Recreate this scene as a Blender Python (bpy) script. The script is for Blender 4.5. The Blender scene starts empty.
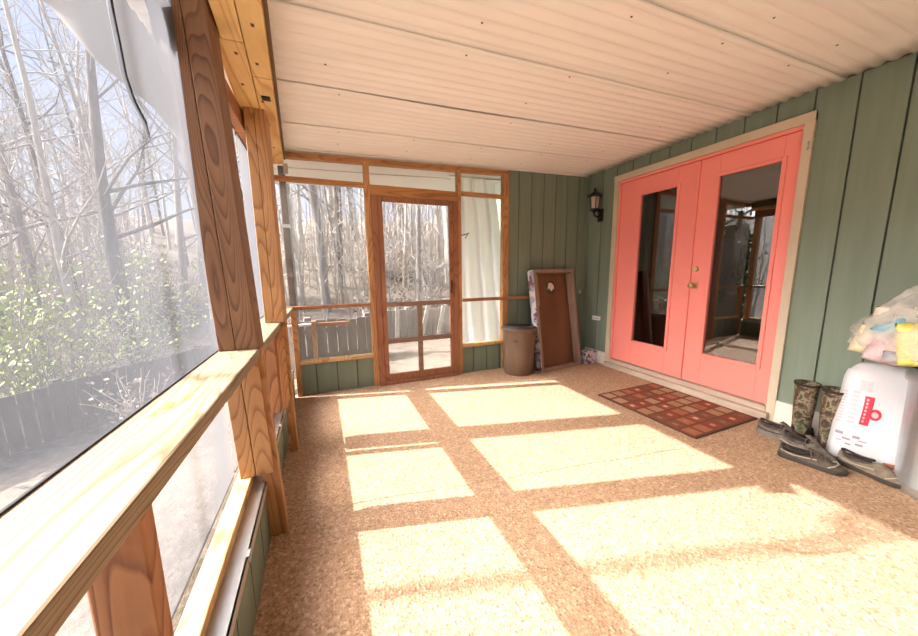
import bpy, bmesh, math, random
from mathutils import Vector, Matrix, noise
random.seed(7)
sc = bpy.context.scene
COL = sc.collection
PI = math.pi

# ------------------------------------------------------------------ camera
cam_d = bpy.data.cameras.new('camera')
cam = bpy.data.objects.new('camera', cam_d); COL.objects.link(cam)
yaw, pitch, roll, F = 0.3857, -0.1482, -0.0119, 320.25
fw = Vector((math.sin(yaw)*math.cos(pitch), math.cos(yaw)*math.cos(pitch), math.sin(pitch)))
r_ = fw.cross(Vector((0, 0, 1))).normalized(); u_ = r_.cross(fw)
R_ = r_*math.cos(roll)+u_*math.sin(roll); U_ = -r_*math.sin(roll)+u_*math.cos(roll)
m = Matrix((R_, U_, -fw)).transposed().to_4x4()
m.translation = Vector((0.6142, 0.0, 1.1546))
cam.matrix_world = m
cam_d.sensor_width = 36.0; cam_d.lens = F/918*36.0; cam_d.clip_start = 0.02; cam_d.clip_end = 400
sc.camera = cam

# ------------------------------------------------------------------ world, sun, exposure
SKY_BASE, SKY_GLOW = 0.60, 18.0       # the hazy sky is far brighter round the sun
w = bpy.data.worlds.new('sky'); sc.world = w; w.use_nodes = True
nt = w.node_tree; nt.nodes.clear()
out = nt.nodes.new('ShaderNodeOutputWorld'); bg = nt.nodes.new('ShaderNodeBackground')
tc = nt.nodes.new('ShaderNodeTexCoord'); sp = nt.nodes.new('ShaderNodeSeparateXYZ')
rp = nt.nodes.new('ShaderNodeValToRGB')
rp.color_ramp.elements[0].position = 0.0; rp.color_ramp.elements[0].color = (0.86, 0.92, 1.0, 1)
rp.color_ramp.elements[1].position = 0.55; rp.color_ramp.elements[1].color = (0.42, 0.60, 1.0, 1)
nt.links.new(tc.outputs['Generated'], sp.inputs[0]); nt.links.new(sp.outputs['Z'], rp.inputs[0])
dt = nt.nodes.new('ShaderNodeVectorMath'); dt.operation = 'DOT_PRODUCT'; dt.inputs[1].default_value = tuple(-Vector((1.31, -0.33, -1.0)).normalized())
nt.links.new(tc.outputs['Generated'], dt.inputs[0])
mr_ = nt.nodes.new('ShaderNodeMapRange'); mr_.inputs[1].default_value = .80; mr_.inputs[2].default_value = 1.0; mr_.inputs[3].default_value = SKY_BASE; mr_.inputs[4].default_value = SKY_GLOW
mr_.interpolation_type = 'SMOOTHSTEP'
nt.links.new(dt.outputs['Value'], mr_.inputs[0]); nt.links.new(mr_.outputs[0], bg.inputs[1])
mr2 = nt.nodes.new('ShaderNodeMapRange'); mr2.inputs[1].default_value = .74; mr2.inputs[2].default_value = .95; nt.links.new(dt.outputs['Value'], mr2.inputs[0])
mxw = nt.nodes.new('ShaderNodeMix'); mxw.data_type = 'RGBA'; nt.links.new(mr2.outputs[0], mxw.inputs[0]); nt.links.new(rp.outputs[0], mxw.inputs[6]); mxw.inputs[7].default_value = (1.0, .90, .76, 1)
nt.links.new(mxw.outputs[2], bg.inputs[0])
nt.links.new(bg.outputs[0], out.inputs[0])

sun_d = bpy.data.lights.new('sun', 'SUN'); sun = bpy.data.objects.new('sun', sun_d); COL.objects.link(sun)
sun_d.energy = 8.2; sun_d.angle = math.radians(0.53); sun_d.color = (1.0, 0.95, 0.91)
SUN = Vector((1.31, -0.33, -1.0)).normalized()
sun.rotation_euler = SUN.to_track_quat('-Z', 'Y').to_euler()
sun.location = (-6, 4, 7)

vs = sc.view_settings
vs.view_transform = 'Standard'; vs.look = 'None'; vs.gamma = 1.0; vs.use_curve_mapping = False
vs.exposure = 1.2

# ------------------------------------------------------------------ materials
def mat(name, base=(.8, .8, .8), rough=.7, metal=0.0, **kw):
    M = bpy.data.materials.new(name); M.use_nodes = True
    b = M.node_tree.nodes['Principled BSDF']
    b.inputs['Base Color'].default_value = (*base, 1); b.inputs['Roughness'].default_value = rough
    b.inputs['Metallic'].default_value = metal
    for k, v in kw.items(): b.inputs[k].default_value = v
    return M
def nodes(M): return M.node_tree, M.node_tree.nodes, M.node_tree.nodes['Principled BSDF']
def mapping(M, scale=(1, 1, 1), rot=(0, 0, 0)):
    t, n, b = nodes(M)
    c = n.new('ShaderNodeTexCoord'); mp = n.new('ShaderNodeMapping')
    mp.inputs['Scale'].default_value = scale; mp.inputs['Rotation'].default_value = rot
    t.links.new(c.outputs['Object'], mp.inputs[0]); return mp.outputs[0]
def ramp(M, fac, stops):
    t, n, b = nodes(M); r = n.new('ShaderNodeValToRGB'); e = r.color_ramp.elements
    while len(e) < len(stops): e.new(0.5)
    for q, (p, c) in zip(e, stops): q.position = p; q.color = (*c, 1)
    t.links.new(fac, r.inputs[0]); return r.outputs[0]
def noise_n(M, vec, scale, detail=4, rough=.6, dist=0):
    t, n, b = nodes(M); x = n.new('ShaderNodeTexNoise')
    x.inputs['Scale'].default_value = scale; x.inputs['Detail'].default_value = detail
    x.inputs['Roughness'].default_value = rough; x.inputs['Distortion'].default_value = dist
    t.links.new(vec, x.inputs['Vector']); return x.outputs['Fac']
def bump(M, fac, strength=.3, dist=.01):
    t, n, b = nodes(M); x = n.new('ShaderNodeBump'); x.inputs['Strength'].default_value = strength
    x.inputs['Distance'].default_value = dist
    t.links.new(fac, x.inputs['Height']); t.links.new(x.outputs[0], b.inputs['Normal'])
def mixc(M, fac, a, bb, mode='MIX'):
    t, n, b = nodes(M); x = n.new('ShaderNodeMix'); x.data_type = 'RGBA'; x.blend_type = mode
    if isinstance(fac, float): x.inputs[0].default_value = fac
    else: t.links.new(fac, x.inputs[0])
    for i, v in ((6, a), (7, bb)):
        if isinstance(v, tuple): x.inputs[i].default_value = (*v, 1)
        else: t.links.new(v, x.inputs[i])
    return x.outputs[2]
def noisy(name, c1, c2, scale=8, rough=.8, vscale=(1, 1, 1), bmp=.2, metal=0, bd=.01):
    M = mat(name, c1, rough, metal); t, n, b = nodes(M)
    f = noise_n(M, mapping(M, vscale), scale)
    t.links.new(ramp(M, f, [(.3, c1), (.7, c2)]), b.inputs['Base Color'])
    if bmp: bump(M, f, bmp, bd)
    return M
def wood(name, light, dark, axis='z', scale=9.0, contrast=.5, knots=True, offs=(0, 0, 0)):
    """pine with stretched growth rings along one axis"""
    M = mat(name, light, .62); t, n, b = nodes(M)
    s = {'x': (.13, 1, 1), 'y': (1, .13, 1), 'z': (1, 1, .13)}[axis]
    v = mapping(M, s)
    mp = v.node; mp.inputs['Location'].default_value = offs
    warp = noise_n(M, v, 3.2, 2, .5)
    wv = n.new('ShaderNodeMath'); wv.operation = 'MULTIPLY'; wv.inputs[1].default_value = scale*3.3
    t.links.new(warp, wv.inputs[0])
    fr = n.new('ShaderNodeMath'); fr.operation = 'FRACT'; t.links.new(wv.outputs[0], fr.inputs[0])
    fine = noise_n(M, v, 60, 4, .7)
    c = ramp(M, fr.outputs[0], [(.0, light), (.62, tuple(l*(1-contrast*.35)+d*contrast*.35 for l, d in zip(light, dark))), (.9, dark), (1, light)])
    c2 = mixc(M, .22, c, ramp(M, fine, [(.35, dark), (.65, light)]), 'MIX')
    big = noise_n(M, mapping(M, (1, 1, 1)), 2.3, 3, .5)
    c3 = mixc(M, .18, c2, ramp(M, big, [(.3, dark), (.7, (1, .95, .85))]), 'OVERLAY')
    if knots:
        vo = n.new('ShaderNodeTexVoronoi'); vo.inputs['Scale'].default_value = 3.1
        t.links.new(mapping(M, {'x': (.6, 1, 1), 'y': (1, .6, 1), 'z': (1, 1, .6)}[axis]), vo.inputs['Vector'])
        c3 = mixc(M, ramp(M, vo.outputs['Distance'], [(.04, (1, 1, 1)), (.075, (0, 0, 0))]), c3, tuple(d*.6 for d in dark))
    t.links.new(c3, b.inputs['Base Color']); bump(M, fr.outputs[0], .12, .003)
    return M

M = {}
pine_l, pine_d = (.66, .46, .22), (.40, .21, .08)
M['pine_z'] = wood('pine upright', (.50, .285, .125), (.27, .115, .04), 'z', 14)
M['pine_y'] = wood('pine lengthwise', pine_l, pine_d, 'y')
M['pine_x'] = wood('pine crosswise', (.46, .235, .09), (.27, .11, .04), 'x')
M['rail'] = wood('weathered rail pine', (.32, .255, .17), (.14, .085, .04), 'y', 18, .75, False)
M['header'] = wood('fresh header pine', (.74, .50, .22), (.50, .27, .08), 'y', 5, .4)
M['post_brown'] = wood('dark brown post timber', (.26, .135, .068), (.10, .042, .02), 'z', 24, .85, False)
M['stud'] = wood('ringed stud pine', (.42, .20, .085), (.17, .06, .025), 'z', 15, .85, False, (.3, .2, .1))
M['redwood'] = wood('reddish door frame timber', (.33, .15, .08), (.21, .08, .04), 'z', 9, .4, False)
M['crosswood'] = wood('reddish rail timber', (.36, .17, .085), (.23, .10, .04), 'x', 9, .4, False)

M['siding'] = noisy('grey green painted siding', (.170, .225, .170), (.205, .265, .212), 3, .55, (6, 6, .5), .15, bd=.002)
M['groove'] = mat('siding groove', (.07, .10, .08), .8)
M['coral'] = mat('coral door paint', (.92, .285, .25), .38)
M['trim'] = noisy('cream door trim paint', (.56, .48, .36), (.62, .54, .42), 4, .5, bmp=0)
M['white_trim'] = noisy('pale skirting paint', (.68, .66, .62), (.78, .77, .73), 5, .6, bmp=.05)
M['thresh'] = noisy('worn threshold', (.42, .33, .27), (.58, .47, .38), 20, .6, (1, .2, 1))
M['brass'] = mat('aged brass', (.62, .45, .22), .35, .9)
M['metal'] = noisy('galvanised steel', (.50, .54, .58), (.68, .72, .76), 6, .38, (1, 1, .4), .1, .85)
M['flash'] = noisy('flashing metal', (.55, .56, .55), (.70, .70, .68), 9, .35, bmp=.15, metal=.7)
M['black'] = mat('black metal', (.018, .017, .02), .4, .3)
M['rust'] = mat('rusty nail head', (.16, .08, .04), .7, .4)
M['brownpl'] = noisy('brown plastic', (.135, .085, .055), (.17, .11, .075), 4, .45, (1, 1, .3), .05)
M['ply'] = noisy('brown plywood', (.15, .07, .032), (.21, .105, .05), 4, .6, (1, 1, .3), .1)
M['frame_brown'] = noisy('brown timber frame', (.27, .19, .15), (.36, .27, .22), 8, .6, (1, 1, .2))
M['interior'] = noisy('dim interior wall', (.30, .16, .09), (.36, .20, .12), 2, .7, bmp=0)
M['interior_floor'] = noisy('dim interior floorboards', (.13, .05, .025), (.20, .09, .05), 4, .35, (1, 6, 1), bmp=0)

# concrete with exposed pebbles
def concrete():
    K = mat('exposed aggregate concrete', (.5, .35, .25), .85); t, n, b = nodes(K)
    v = mapping(K)
    vo = n.new('ShaderNodeTexVoronoi'); vo.inputs['Scale'].default_value = 105; t.links.new(v, vo.inputs['Vector'])
    sep = n.new('ShaderNodeSeparateColor'); t.links.new(vo.outputs['Color'], sep.inputs[0])
    peb = ramp(K, sep.outputs[0], [(.0, (.13, .07, .04)), (.22, (.33, .19, .11)), (.5, (.44, .27, .165)), (.78, (.50, .33, .21)), (1, (.72, .55, .40))])
    big = noise_n(K, v, 1.6, 4, .6)
    c = mixc(K, .25, peb, ramp(K, big, [(.3, (.38, .225, .135)), (.7, (.46, .30, .195))]))
    fine = noise_n(K, v, 160, 2, .6)
    c = mixc(K, .3, c, ramp(K, fine, [(.35, (.30, .18, .11)), (.65, (.62, .44, .31))]))
    t.links.new(c, b.inputs['Base Color'])
    bump(K, vo.outputs['Distance'], .5, .006); return K
M['concrete'] = concrete()

def ceiling_mat():
    K = mat('cream painted corrugated sheet', (.80, .72, .63), .5); t, n, b = nodes(K)
    f = noise_n(K, mapping(K, (.3, 2, 1)), 5, 4, .6)
    t.links.new(ramp(K, f, [(.3, (.87, .85, .82)), (.7, (.93, .915, .89))]), b.inputs['Base Color']); return K
M['ceiling'] = ceiling_mat()

def screen_mat(name, tint, opac, extra=.0):
    """fine insect mesh: the share of the view its threads cover grows as it is seen edge-on"""
    K = bpy.data.materials.new(name); K.use_nodes = True; t = K.node_tree; n = t.nodes; n.clear()
    o = n.new('ShaderNodeOutputMaterial'); g = n.new('ShaderNodeNewGeometry')
    d = n.new('ShaderNodeVectorMath'); d.operation = 'DOT_PRODUCT'
    t.links.new(g.outputs['Normal'], d.inputs[0]); t.links.new(g.outputs['Incoming'], d.inputs[1])
    a = n.new('ShaderNodeMath'); a.operation = 'ABSOLUTE'; t.links.new(d.outputs['Value'], a.inputs[0])
    mx = n.new('ShaderNodeMath'); mx.operation = 'MAXIMUM'; mx.inputs[1].default_value = .06; t.links.new(a.outputs[0], mx.inputs[0])
    dv = n.new('ShaderNodeMath'); dv.operation = 'DIVIDE'; dv.inputs[0].default_value = opac; t.links.new(mx.outputs[0], dv.inputs[1])
    c = n.new('ShaderNodeTexCoord'); nz = n.new('ShaderNodeTexNoise'); nz.inputs['Scale'].default_value = 2.2; nz.inputs['Detail'].default_value = 3
    t.links.new(c.outputs['Object'], nz.inputs['Vector'])
    mr = n.new('ShaderNodeMapRange'); mr.inputs[1].default_value = .3; mr.inputs[2].default_value = .7
    mr.inputs[3].default_value = .8; mr.inputs[4].default_value = 1.25; t.links.new(nz.outputs['Fac'], mr.inputs[0])
    ml = n.new('ShaderNodeMath'); ml.operation = 'MULTIPLY'; ml.use_clamp = True
    t.links.new(dv.outputs[0], ml.inputs[0]); t.links.new(mr.outputs[0], ml.inputs[1])
    mn = n.new('ShaderNodeMath'); mn.operation = 'MINIMUM'; mn.inputs[1].default_value = .93; t.links.new(ml.outputs[0], mn.inputs[0])
    tr = n.new('ShaderNodeBsdfTransparent'); df = n.new('ShaderNodeBsdfDiffuse'); tl = n.new('ShaderNodeBsdfTranslucent')
    df.inputs[0].default_value = (*tint, 1); tl.inputs[0].default_value = (*tint, 1)
    m1 = n.new('ShaderNodeMixShader'); m1.inputs[0].default_value = .5
    t.links.new(df.outputs[0], m1.inputs[1]); t.links.new(tl.outputs[0], m1.inputs[2])
    m2 = n.new('ShaderNodeMixShader'); t.links.new(mn.outputs[0], m2.inputs[0])
    t.links.new(tr.outputs[0], m2.inputs[1]); t.links.new(m1.outputs[0], m2.inputs[2]); t.links.new(m2.outputs[0], o.inputs[0])
    return K
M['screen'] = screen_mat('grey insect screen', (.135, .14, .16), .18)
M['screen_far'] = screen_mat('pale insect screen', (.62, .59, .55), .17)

def glass_mat():
    K = bpy.data.materials.new('door glass'); K.use_nodes = True; t = K.node_tree; n = t.nodes; n.clear()
    o = n.new('ShaderNodeOutputMaterial'); tr = n.new('ShaderNodeBsdfTransparent'); gl = n.new('ShaderNodeBsdfGlossy')
    gl.inputs['Roughness'].default_value = .008; tr.inputs[0].default_value = (.8, .78, .75, 1)
    fr = n.new('ShaderNodeFresnel'); fr.inputs[0].default_value = 2.7
    mx = n.new('ShaderNodeMixShader'); t.links.new(fr.outputs[0], mx.inputs[0]); t.links.new(tr.outputs[0], mx.inputs[1]); t.links.new(gl.outputs[0], mx.inputs[2])
    t.links.new(mx.outputs[0], o.inputs[0]); return K
M['glass'] = glass_mat()

# ------------------------------------------------------------------ helpers
def tag(o, label=None, cat=None, group=None, kind=None):
    if label: o['label'] = label
    if cat: o['category'] = cat
    if group: o['group'] = group
    if kind: o['kind'] = kind
    return o
def empty(name, loc=(0, 0, 0), rz=0):
    o = bpy.data.objects.new(name, None); COL.objects.link(o); o.location = loc; o.rotation_euler = (0, 0, rz)
    o.empty_display_size = .05; return o
def build(name, bm, material, parent=None, smooth=False, bevel=0, auto=False):
    bmesh.ops.recalc_face_normals(bm, faces=bm.faces)
    me = bpy.data.meshes.new(name); bm.to_mesh(me); bm.free()
    for mm in (material if isinstance(material, (list, tuple)) else [material]): me.materials.append(mm)
    if smooth:
        for p in me.polygons: p.use_smooth = True
    o = bpy.data.objects.new(name, me); COL.objects.link(o)
    if parent: o.parent = parent
    if bevel:
        md = o.modifiers.new('bevel', 'BEVEL'); md.width = bevel; md.segments = 2; md.limit_method = 'ANGLE'; md.angle_limit = math.radians(40)
    return o
def hexa(bm, P, mi=0):
    """P: 8 points, bottom ring of four then top ring"""
    v = [bm.verts.new(p) for p in P]
    for f in ((0, 3, 2, 1), (4, 5, 6, 7), (0, 1, 5, 4), (1, 2, 6, 5), (2, 3, 7, 6), (3, 0, 4, 7)):
        fc = bm.faces.new([v[i] for i in f]); fc.material_index = mi
    return v
def box(bm, x0, x1, y0, y1, z0, z1, mi=0):
    return hexa(bm, [(x0, y0, z0), (x1, y0, z0), (x1, y1, z0), (x0, y1, z0), (x0, y0, z1), (x1, y0, z1), (x1, y1, z1), (x0, y1, z1)], mi)
def B(name, dims, material, parent=None, bevel=.002):
    bm = bmesh.new(); box(bm, *dims); return build(name, bm, material, parent, bevel=bevel)
def ybeam(bm, x0, x1, y0, y1, z0, z1, sk0=0, sk1=0):
    """box along y; x shifted by sk0 at y0 and sk1 at y1"""
    hexa(bm, [(x0+sk0, y0, z0), (x1+sk0, y0, z0), (x1+sk1, y1, z0), (x0+sk1, y1, z0), (x0+sk0, y0, z1), (x1+sk0, y0, z1), (x1+sk1, y1, z1), (x0+sk1, y1, z1)])
def tube(bm, pts, rads, seg=8, cap=True, mi=0):
    rings = []; n = len(pts); up = None
    for i, p in enumerate(pts):
        p = Vector(p); a = Vector(pts[max(i-1, 0)]); b = Vector(pts[min(i+1, n-1)])
        d = (b-a).normalized()
        if up is None: up = Vector((0, 0, 1)) if abs(d.z) < .9 else Vector((1, 0, 0))
        s = d.cross(up).normalized(); up = s.cross(d).normalized()
        r = rads[i] if isinstance(rads, (list, tuple)) else rads
        rings.append([bm.verts.new(p+(s*math.cos(2*PI*k/seg)+up*math.sin(2*PI*k/seg))*r) for k in range(seg)])
    for i in range(n-1):
        for k in range(seg):
            f = bm.faces.new((rings[i][k], rings[i][(k+1) % seg], rings[i+1][(k+1) % seg], rings[i+1][k])); f.material_index = mi
    if cap and seg > 2:
        bm.faces.new(rings[0][::-1]).material_index = mi; bm.faces.new(rings[-1]).material_index = mi
def lathe(bm, prof, c=(0, 0, 0), seg=32, fn=None, mi=0):
    rings = []
    for (r, z) in prof:
        ring = []
        for k in range(seg):
            a = 2*PI*k/seg; rr = r*(fn(a, z) if fn else 1)
            ring.append(bm.verts.new((c[0]+rr*math.cos(a), c[1]+rr*math.sin(a), c[2]+z)))
        rings.append(ring)
    for i in range(len(rings)-1):
        for k in range(seg):
            bm.faces.new((rings[i][k], rings[i][(k+1) % seg], rings[i+1][(k+1) % seg], rings[i+1][k])).material_index = mi
    if prof[0][0] > 1e-5: bm.faces.new(rings[0][::-1]).material_index = mi
    if prof[-1][0] > 1e-5: bm.faces.new(rings[-1]).material_index = mi

W, L = 3.673, 3.226
YB = -2.2                                   # rear end of the porch, behind the viewer
def cz(x, y): return 2.2731+.0267*(x-W)-.0134*(y-L)
def lx(y): return .022*(3.2-y)              # the screened wall runs a touch askew

# ------------------------------------------------------------------ floor, two pours with a joint between
bm = bmesh.new()
def jy(x): return 1.63-.158*(x-.18)
x0, x1 = .19, W+.02
N = 24
for side in (0, 1):
    top = []; 
    for i in range(N+1):
        x = x0+(x1-x0)*i/N; j = jy(x)+.006*math.sin(i*1.7)
        a, b_ = (YB, j-.0018) if side == 0 else (j+.0018, L+.05)
        top.append((x, a, b_))
    for i in range(N):
        p, q = top[i], top[i+1]
        hexa(bm, [(p[0], p[1], -.12), (q[0], q[1], -.12), (q[0], q[2], -.12), (p[0], p[2], -.12), (p[0], p[1], 0), (q[0], q[1], 0), (q[0], q[2], 0), (p[0], p[2], 0)])
floor = tag(build('floor', bm, M['concrete']), kind='structure')
bm = bmesh.new(); box(bm, x0+.01, x1-.01, YB, L, -.14, -.012); build('joint_bed', bm, mat('joint filler', (.16, .10, .065), .9), floor)

# ------------------------------------------------------------------ ceiling of lapped corrugated sheets
ceil = tag(empty('ceiling', (0, 0, 0)), kind='structure')
seams = [-2.4, -1.8, -1.2, -.6, 0.0, .55, 1.10, 1.58, 2.16, 2.68, 3.20, 3.72, 4.3]
per = .068
for s in range(len(seams)-1):
    ya, yb = seams[s], seams[s+1]+.045
    bm = bmesh.new(); nx = 18; ny = int((yb-ya)/per*6)
    grid = []
    for j in range(ny+1):
        y = ya+(yb-ya)*j/ny; row = []
        for i in range(nx+1):
            x = -.03+(W+.005+.03)*i/nx
            edge = max(0, 1-(y-ya)/.10)
            sag = edge*(.004+.006*noise.noise(Vector((x*1.6, s*7.3, 0))))
            lap = .006*(1-(y-ya)/(yb-ya))
            z = cz(x, y)+.006*math.cos(2*PI*y/per)+.004-lap-sag+.004*noise.noise(Vector((x*.8, y*.8, 3)))
            row.append(bm.verts.new((x, y, z)))
        grid.append(row)
    for j in range(ny):
        for i in range(nx): bm.faces.new((grid[j][i], grid[j][i+1], grid[j+1][i+1], grid[j+1][i]))
    o = build('ceiling_panel', bm, M['ceiling'], ceil, smooth=True)
    md = o.modifiers.new('thickness', 'SOLIDIFY'); md.thickness = .003; md.offset = 1
# roof deck above keeps the sky out
B('roof_deck', (-.03, W+.3, YB-.2, 4.3, 2.34, 2.38), M['pine_y'], ceil)
bm = bmesh.new(); lathe(bm, [(.0055, -.004), (.004, -.006), (.001, -.007)], seg=8)
scr = build('screw_head', bm, M['rust'], ceil)
first = True
for sx in (.72, 1.35, 1.95, 2.55, 3.15):
    for sy in (.62, .95, 1.16, 1.42, 1.64, 1.95, 2.22, 2.5, 2.74, 3.0):
        if random.random() < .35: continue
        o = scr if first else scr.copy()
        if not first: COL.objects.link(o)
        first = False
        x, y = sx+random.uniform(-.05, .05), sy+random.uniform(-.02, .02)
        o.location = (x, y, cz(x, y)-.008+.006)

# ------------------------------------------------------------------ siding walls
def siding_x(name, x, y0, y1, zt, g0, step, openings=(), mater=None):
    """vertical grooved siding on the plane x, its face at x"""
    bm = bmesh.new()
    edges = [y0]; g = g0
    while g > y0: g -= step
    while g < y1:
        if g > y0+.005: edges.append(g)
        g += step
    edges.append(y1)
    for o in openings: edges += [o[0], o[1]]
    edges = sorted(set(edges))
    grooves = set()
    g = g0
    while g > y0: g -= step
    while g < y1: grooves.add(round(g, 4)); g += step
    for a, b_ in zip(edges[:-1], edges[1:]):
        if b_-a < .004: continue
        ga = .005 if round(a, 4) in grooves else 0; gb = .005 if round(b_, 4) in grooves else 0
        segs = [(0, zt)]
        for o in openings:
            if a >= o[0]-1e-6 and b_ <= o[1]+1e-6: segs = [(0, o[2]), (o[3], zt)]
        for z0, z1 in segs:
            if z1-z0 > .01: box(bm, x, x+.02, a+ga, b_-gb, z0, z1)
            if z1-z0 > .01: box(bm, x+.010, x+.02, a-.001, b_+.001, z0, z1, 1)
    return build(name, bm, [M['siding'], M['groove']])
wr = siding_x('wall_right', W, YB, L, 2.30, 1.04, .196, [(1.26, 2.77, 0.0, 2.11)])
tag(wr, kind='structure')
# house wall continuing past the porch
o = siding_x('wall_house', W, L+.02, L+3.2, 2.6, .9, .196); tag(o, kind='structure')

def siding_y(name, y, xa, xb, zt, g0, step, zb=0, back=False):
    bm = bmesh.new(); e = [xa]; g = g0
    while g < xb:
        if g > xa+.004: e.append(g)
        g += step
    e.append(xb)
    for a, b_ in zip(e[:-1], e[1:]):
        box(bm, a+(.005 if a != xa else 0), b_-(.005 if b_ != xb else 0), y, y+.02, zb, zt)
    box(bm, xa, xb, y+.008, y+.02, zb, zt-.001, 1)
    return build(name, bm, [M['siding'], M['groove']])
o = siding_y('wall_far', L, 2.53, W, 2.29, 2.53+.14, .17); tag(o, kind='structure')
o = siding_y('wall_rear', YB-.02, .15, W, 2.33, .3, .2); tag(o, kind='structure')
o = siding_y('wall_far', L, .33, .985, .30, .33+.13, .185); tag(o, kind='structure')
o = siding_y('wall_far', L, 1.955, 2.46, .30, 1.955+.14, .17); tag(o, kind='structure')

# skirting either side of the doors
o = B('baseboard_right', (W-.022, W, YB, 1.215, 0, .165), M['white_trim'], bevel=.003); tag(o, kind='structure')
o = B('baseboard_right', (W-.022, W, 2.82, 3.15, 0, .15), M['white_trim'], bevel=.003); tag(o, kind='structure')

# ------------------------------------------------------------------ left knee wall
bm = bmesh.new()
g = YB
while g < 3.2:
    b_ = min(g+.196, 3.2)
    ybeam(bm, .200, .268, g+.004, b_-.004, 0, .262, lx(g), lx(b_)); g += .196
ybeam(bm, .200, .262, YB, 3.2, 0, .26, lx(YB), lx(3.2))
wl = tag(build('wall_left', bm, M['siding']), kind='structure')
bm = bmesh.new()                              # bent metal flashing on top of the knee wall
ybeam(bm, .222, .276, YB, 3.2, .262, .266, lx(YB), lx(3.2))
ybeam(bm, .2705, .276, YB, 3.2, .232, .266, lx(YB), lx(3.2))
for k in range(9): ybeam(bm, .27, .279, -.8+k*.47, -.77+k*.47, .236, .268, lx(-.8+k*.47), lx(-.77+k*.47))
build('metal_flashing', bm, M['flash'], wl)
bm = bmesh.new(); ybeam(bm, .168, .226, YB, 3.2, .268, .306, lx(YB), lx(3.2))
o = build('trim_1', bm, M['pine_y'], bevel=.004); tag(o, kind='structure'); o['label'] = 'pale pine sill board lying along the low green wall'

# ------------------------------------------------------------------ posts of the screened side
def rx(y): return .012*(3.2-y)
def post(y0, y1, label, upper, lower, xa, xm, xb, foot=True, lean=0):
    t = empty('wooden_post', ((xa+xb)/2, (y0+y1)/2, 0)); tag(t, label, 'post')
    off = Vector(t.location)
    def bb(name, x0, x1, ya, yb, z0, z1, mt):
        bm = bmesh.new(); box(bm, x0-off.x, x1-off.x, ya-off.y, yb-off.y, z0, z1)
        for v in bm.verts: v.co.x += lean*(v.co.z-.853)/1.2
        return build(name, bm, mt, t, bevel=.003)
    zt_ = 2.165 if lean else 2.05
    bb('upper_outer_board', xa, xm-.0008, y0, y1, .853, zt_, upper)
    bb('upper_inner_board', xm+.0008, xb, y0-.001, y1, .853, zt_, upper)
    bb('lower_outer_board', xa, xm-.0012, y0, y1, .306, .8145, lower)
    bb('lower_inner_board', xm+.0012, xb-.006, y0-.001, y1, .306, .8145, lower)
    if foot: bb('foot_board', xm+.015, xb+.010, y0+.012, y0+.05, 0, .853, M['pine_z'])
    return t
post(1.47, 1.60, 'tall thick dark brown double post nearest on the screened side', M['post_brown'], M['pine_z'], .205, .262, .336, True, -.042)  # dark brown boards above the rail, lighter pine below it
post(2.19, 2.36, 'second post of the screened side, lighter brown, behind the thick one', M['pine_z'], M['pine_z'], .250, .300, .352)
post(3.13, 3.20, 'slim post in the far left corner where the screened walls meet', M['pine_z'], M['pine_z'], .135, .175, .215, False)
post(-.30, -.14, 'post of the screened side level with the viewer', M['post_brown'], M['pine_z'], .21, .268, .345)
post(-1.6, -1.44, 'post of the screened side at the rear end', M['post_brown'], M['pine_z'], .22, .28, .36)

# short studs under the hand rail
def stud(y, label):
    t = empty('short_stud', (.258+rx(y), y, .306)); tag(t, label, 'stud')
    bm = bmesh.new(); box(bm, -.048, .030, -.019, .019, 0, .8145-.306); build('stud_board', bm, M['stud'], t, bevel=.004)
stud(.625, 'short brown ring-grained stud under the near hand rail'); stud(2.14, 'short stud under the rail, set against the second post')
stud(-.9, 'short stud under the hand rail behind the viewer')

# hand rail boards
def rail(y0, y1, label):
    bm = bmesh.new(); ybeam(bm, .168, .320, y0, y1, .8150, .8525, rx(y0), rx(y1))
    o = build('rail_board', bm, M['rail'], bevel=.005); tag(o, label, 'rail', None)
    return o
rb = rail(-1.2, 1.85, 'broad pale pine rail board running from the near left corner')
bm = bmesh.new()                              # gouged knot in the top face
for (px, py, a, s) in ((.252, .905, .3, 1.0), (.275, .955, .5, .8), (.244, .86, .1, .6)):
    c = Vector((px, py, .8528)); vs_ = []
    for k in range(10):
        an = 2*PI*k/10; rr = s*(1+.35*math.sin(k*2.3))
        vs_.append(bm.verts.new(c+Vector((math.cos(an)*.010*rr, math.sin(an)*.028*rr, .0004)))) 
    bm.faces.new(vs_)
build('knot', bm, mat('torn knot wood', (.42, .20, .05), .8), rb)
rail(1.852, 3.2, 'short pale pine rail board beyond the thick post')

# header beam of doubled boards with soffit plate
def hx(y): return .342+.0726*(3.15-y)
def hbeam(bm, dx0, dx1, y0, y1, z0, z1):
    P = []
    for z in (z0, z1):
        za, zb_ = (z, z) if z < 2.15 else (cz(.35, y0)-.014, cz(.35, y1)-.014)
        P += [(hx(y0)+dx0, y0, za), (hx(y0)+dx1, y0, za), (hx(y1)+dx1, y1, zb_), (hx(y1)+dx0, y1, zb_)]
    hexa(bm, P)
hd = empty('header_beam', (0, 0, 0)); tag(hd, 'yellow pine header beam along the top of the screened side', 'beam')
for (a, b_, y0, y1) in ((-.158, -.083, YB, 1.62), (-.08, 0, YB, 1.86), (-.185, -.083, 1.625, 3.2), (-.08, 0, 1.865, 3.2)):
    bm = bmesh.new(); hbeam(bm, a, b_, y0, y1, 2.05, 2.19 if a < -.1 else 2.185); build('beam_board', bm, M['header'], hd, bevel=.003)
bm = bmesh.new()
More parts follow.
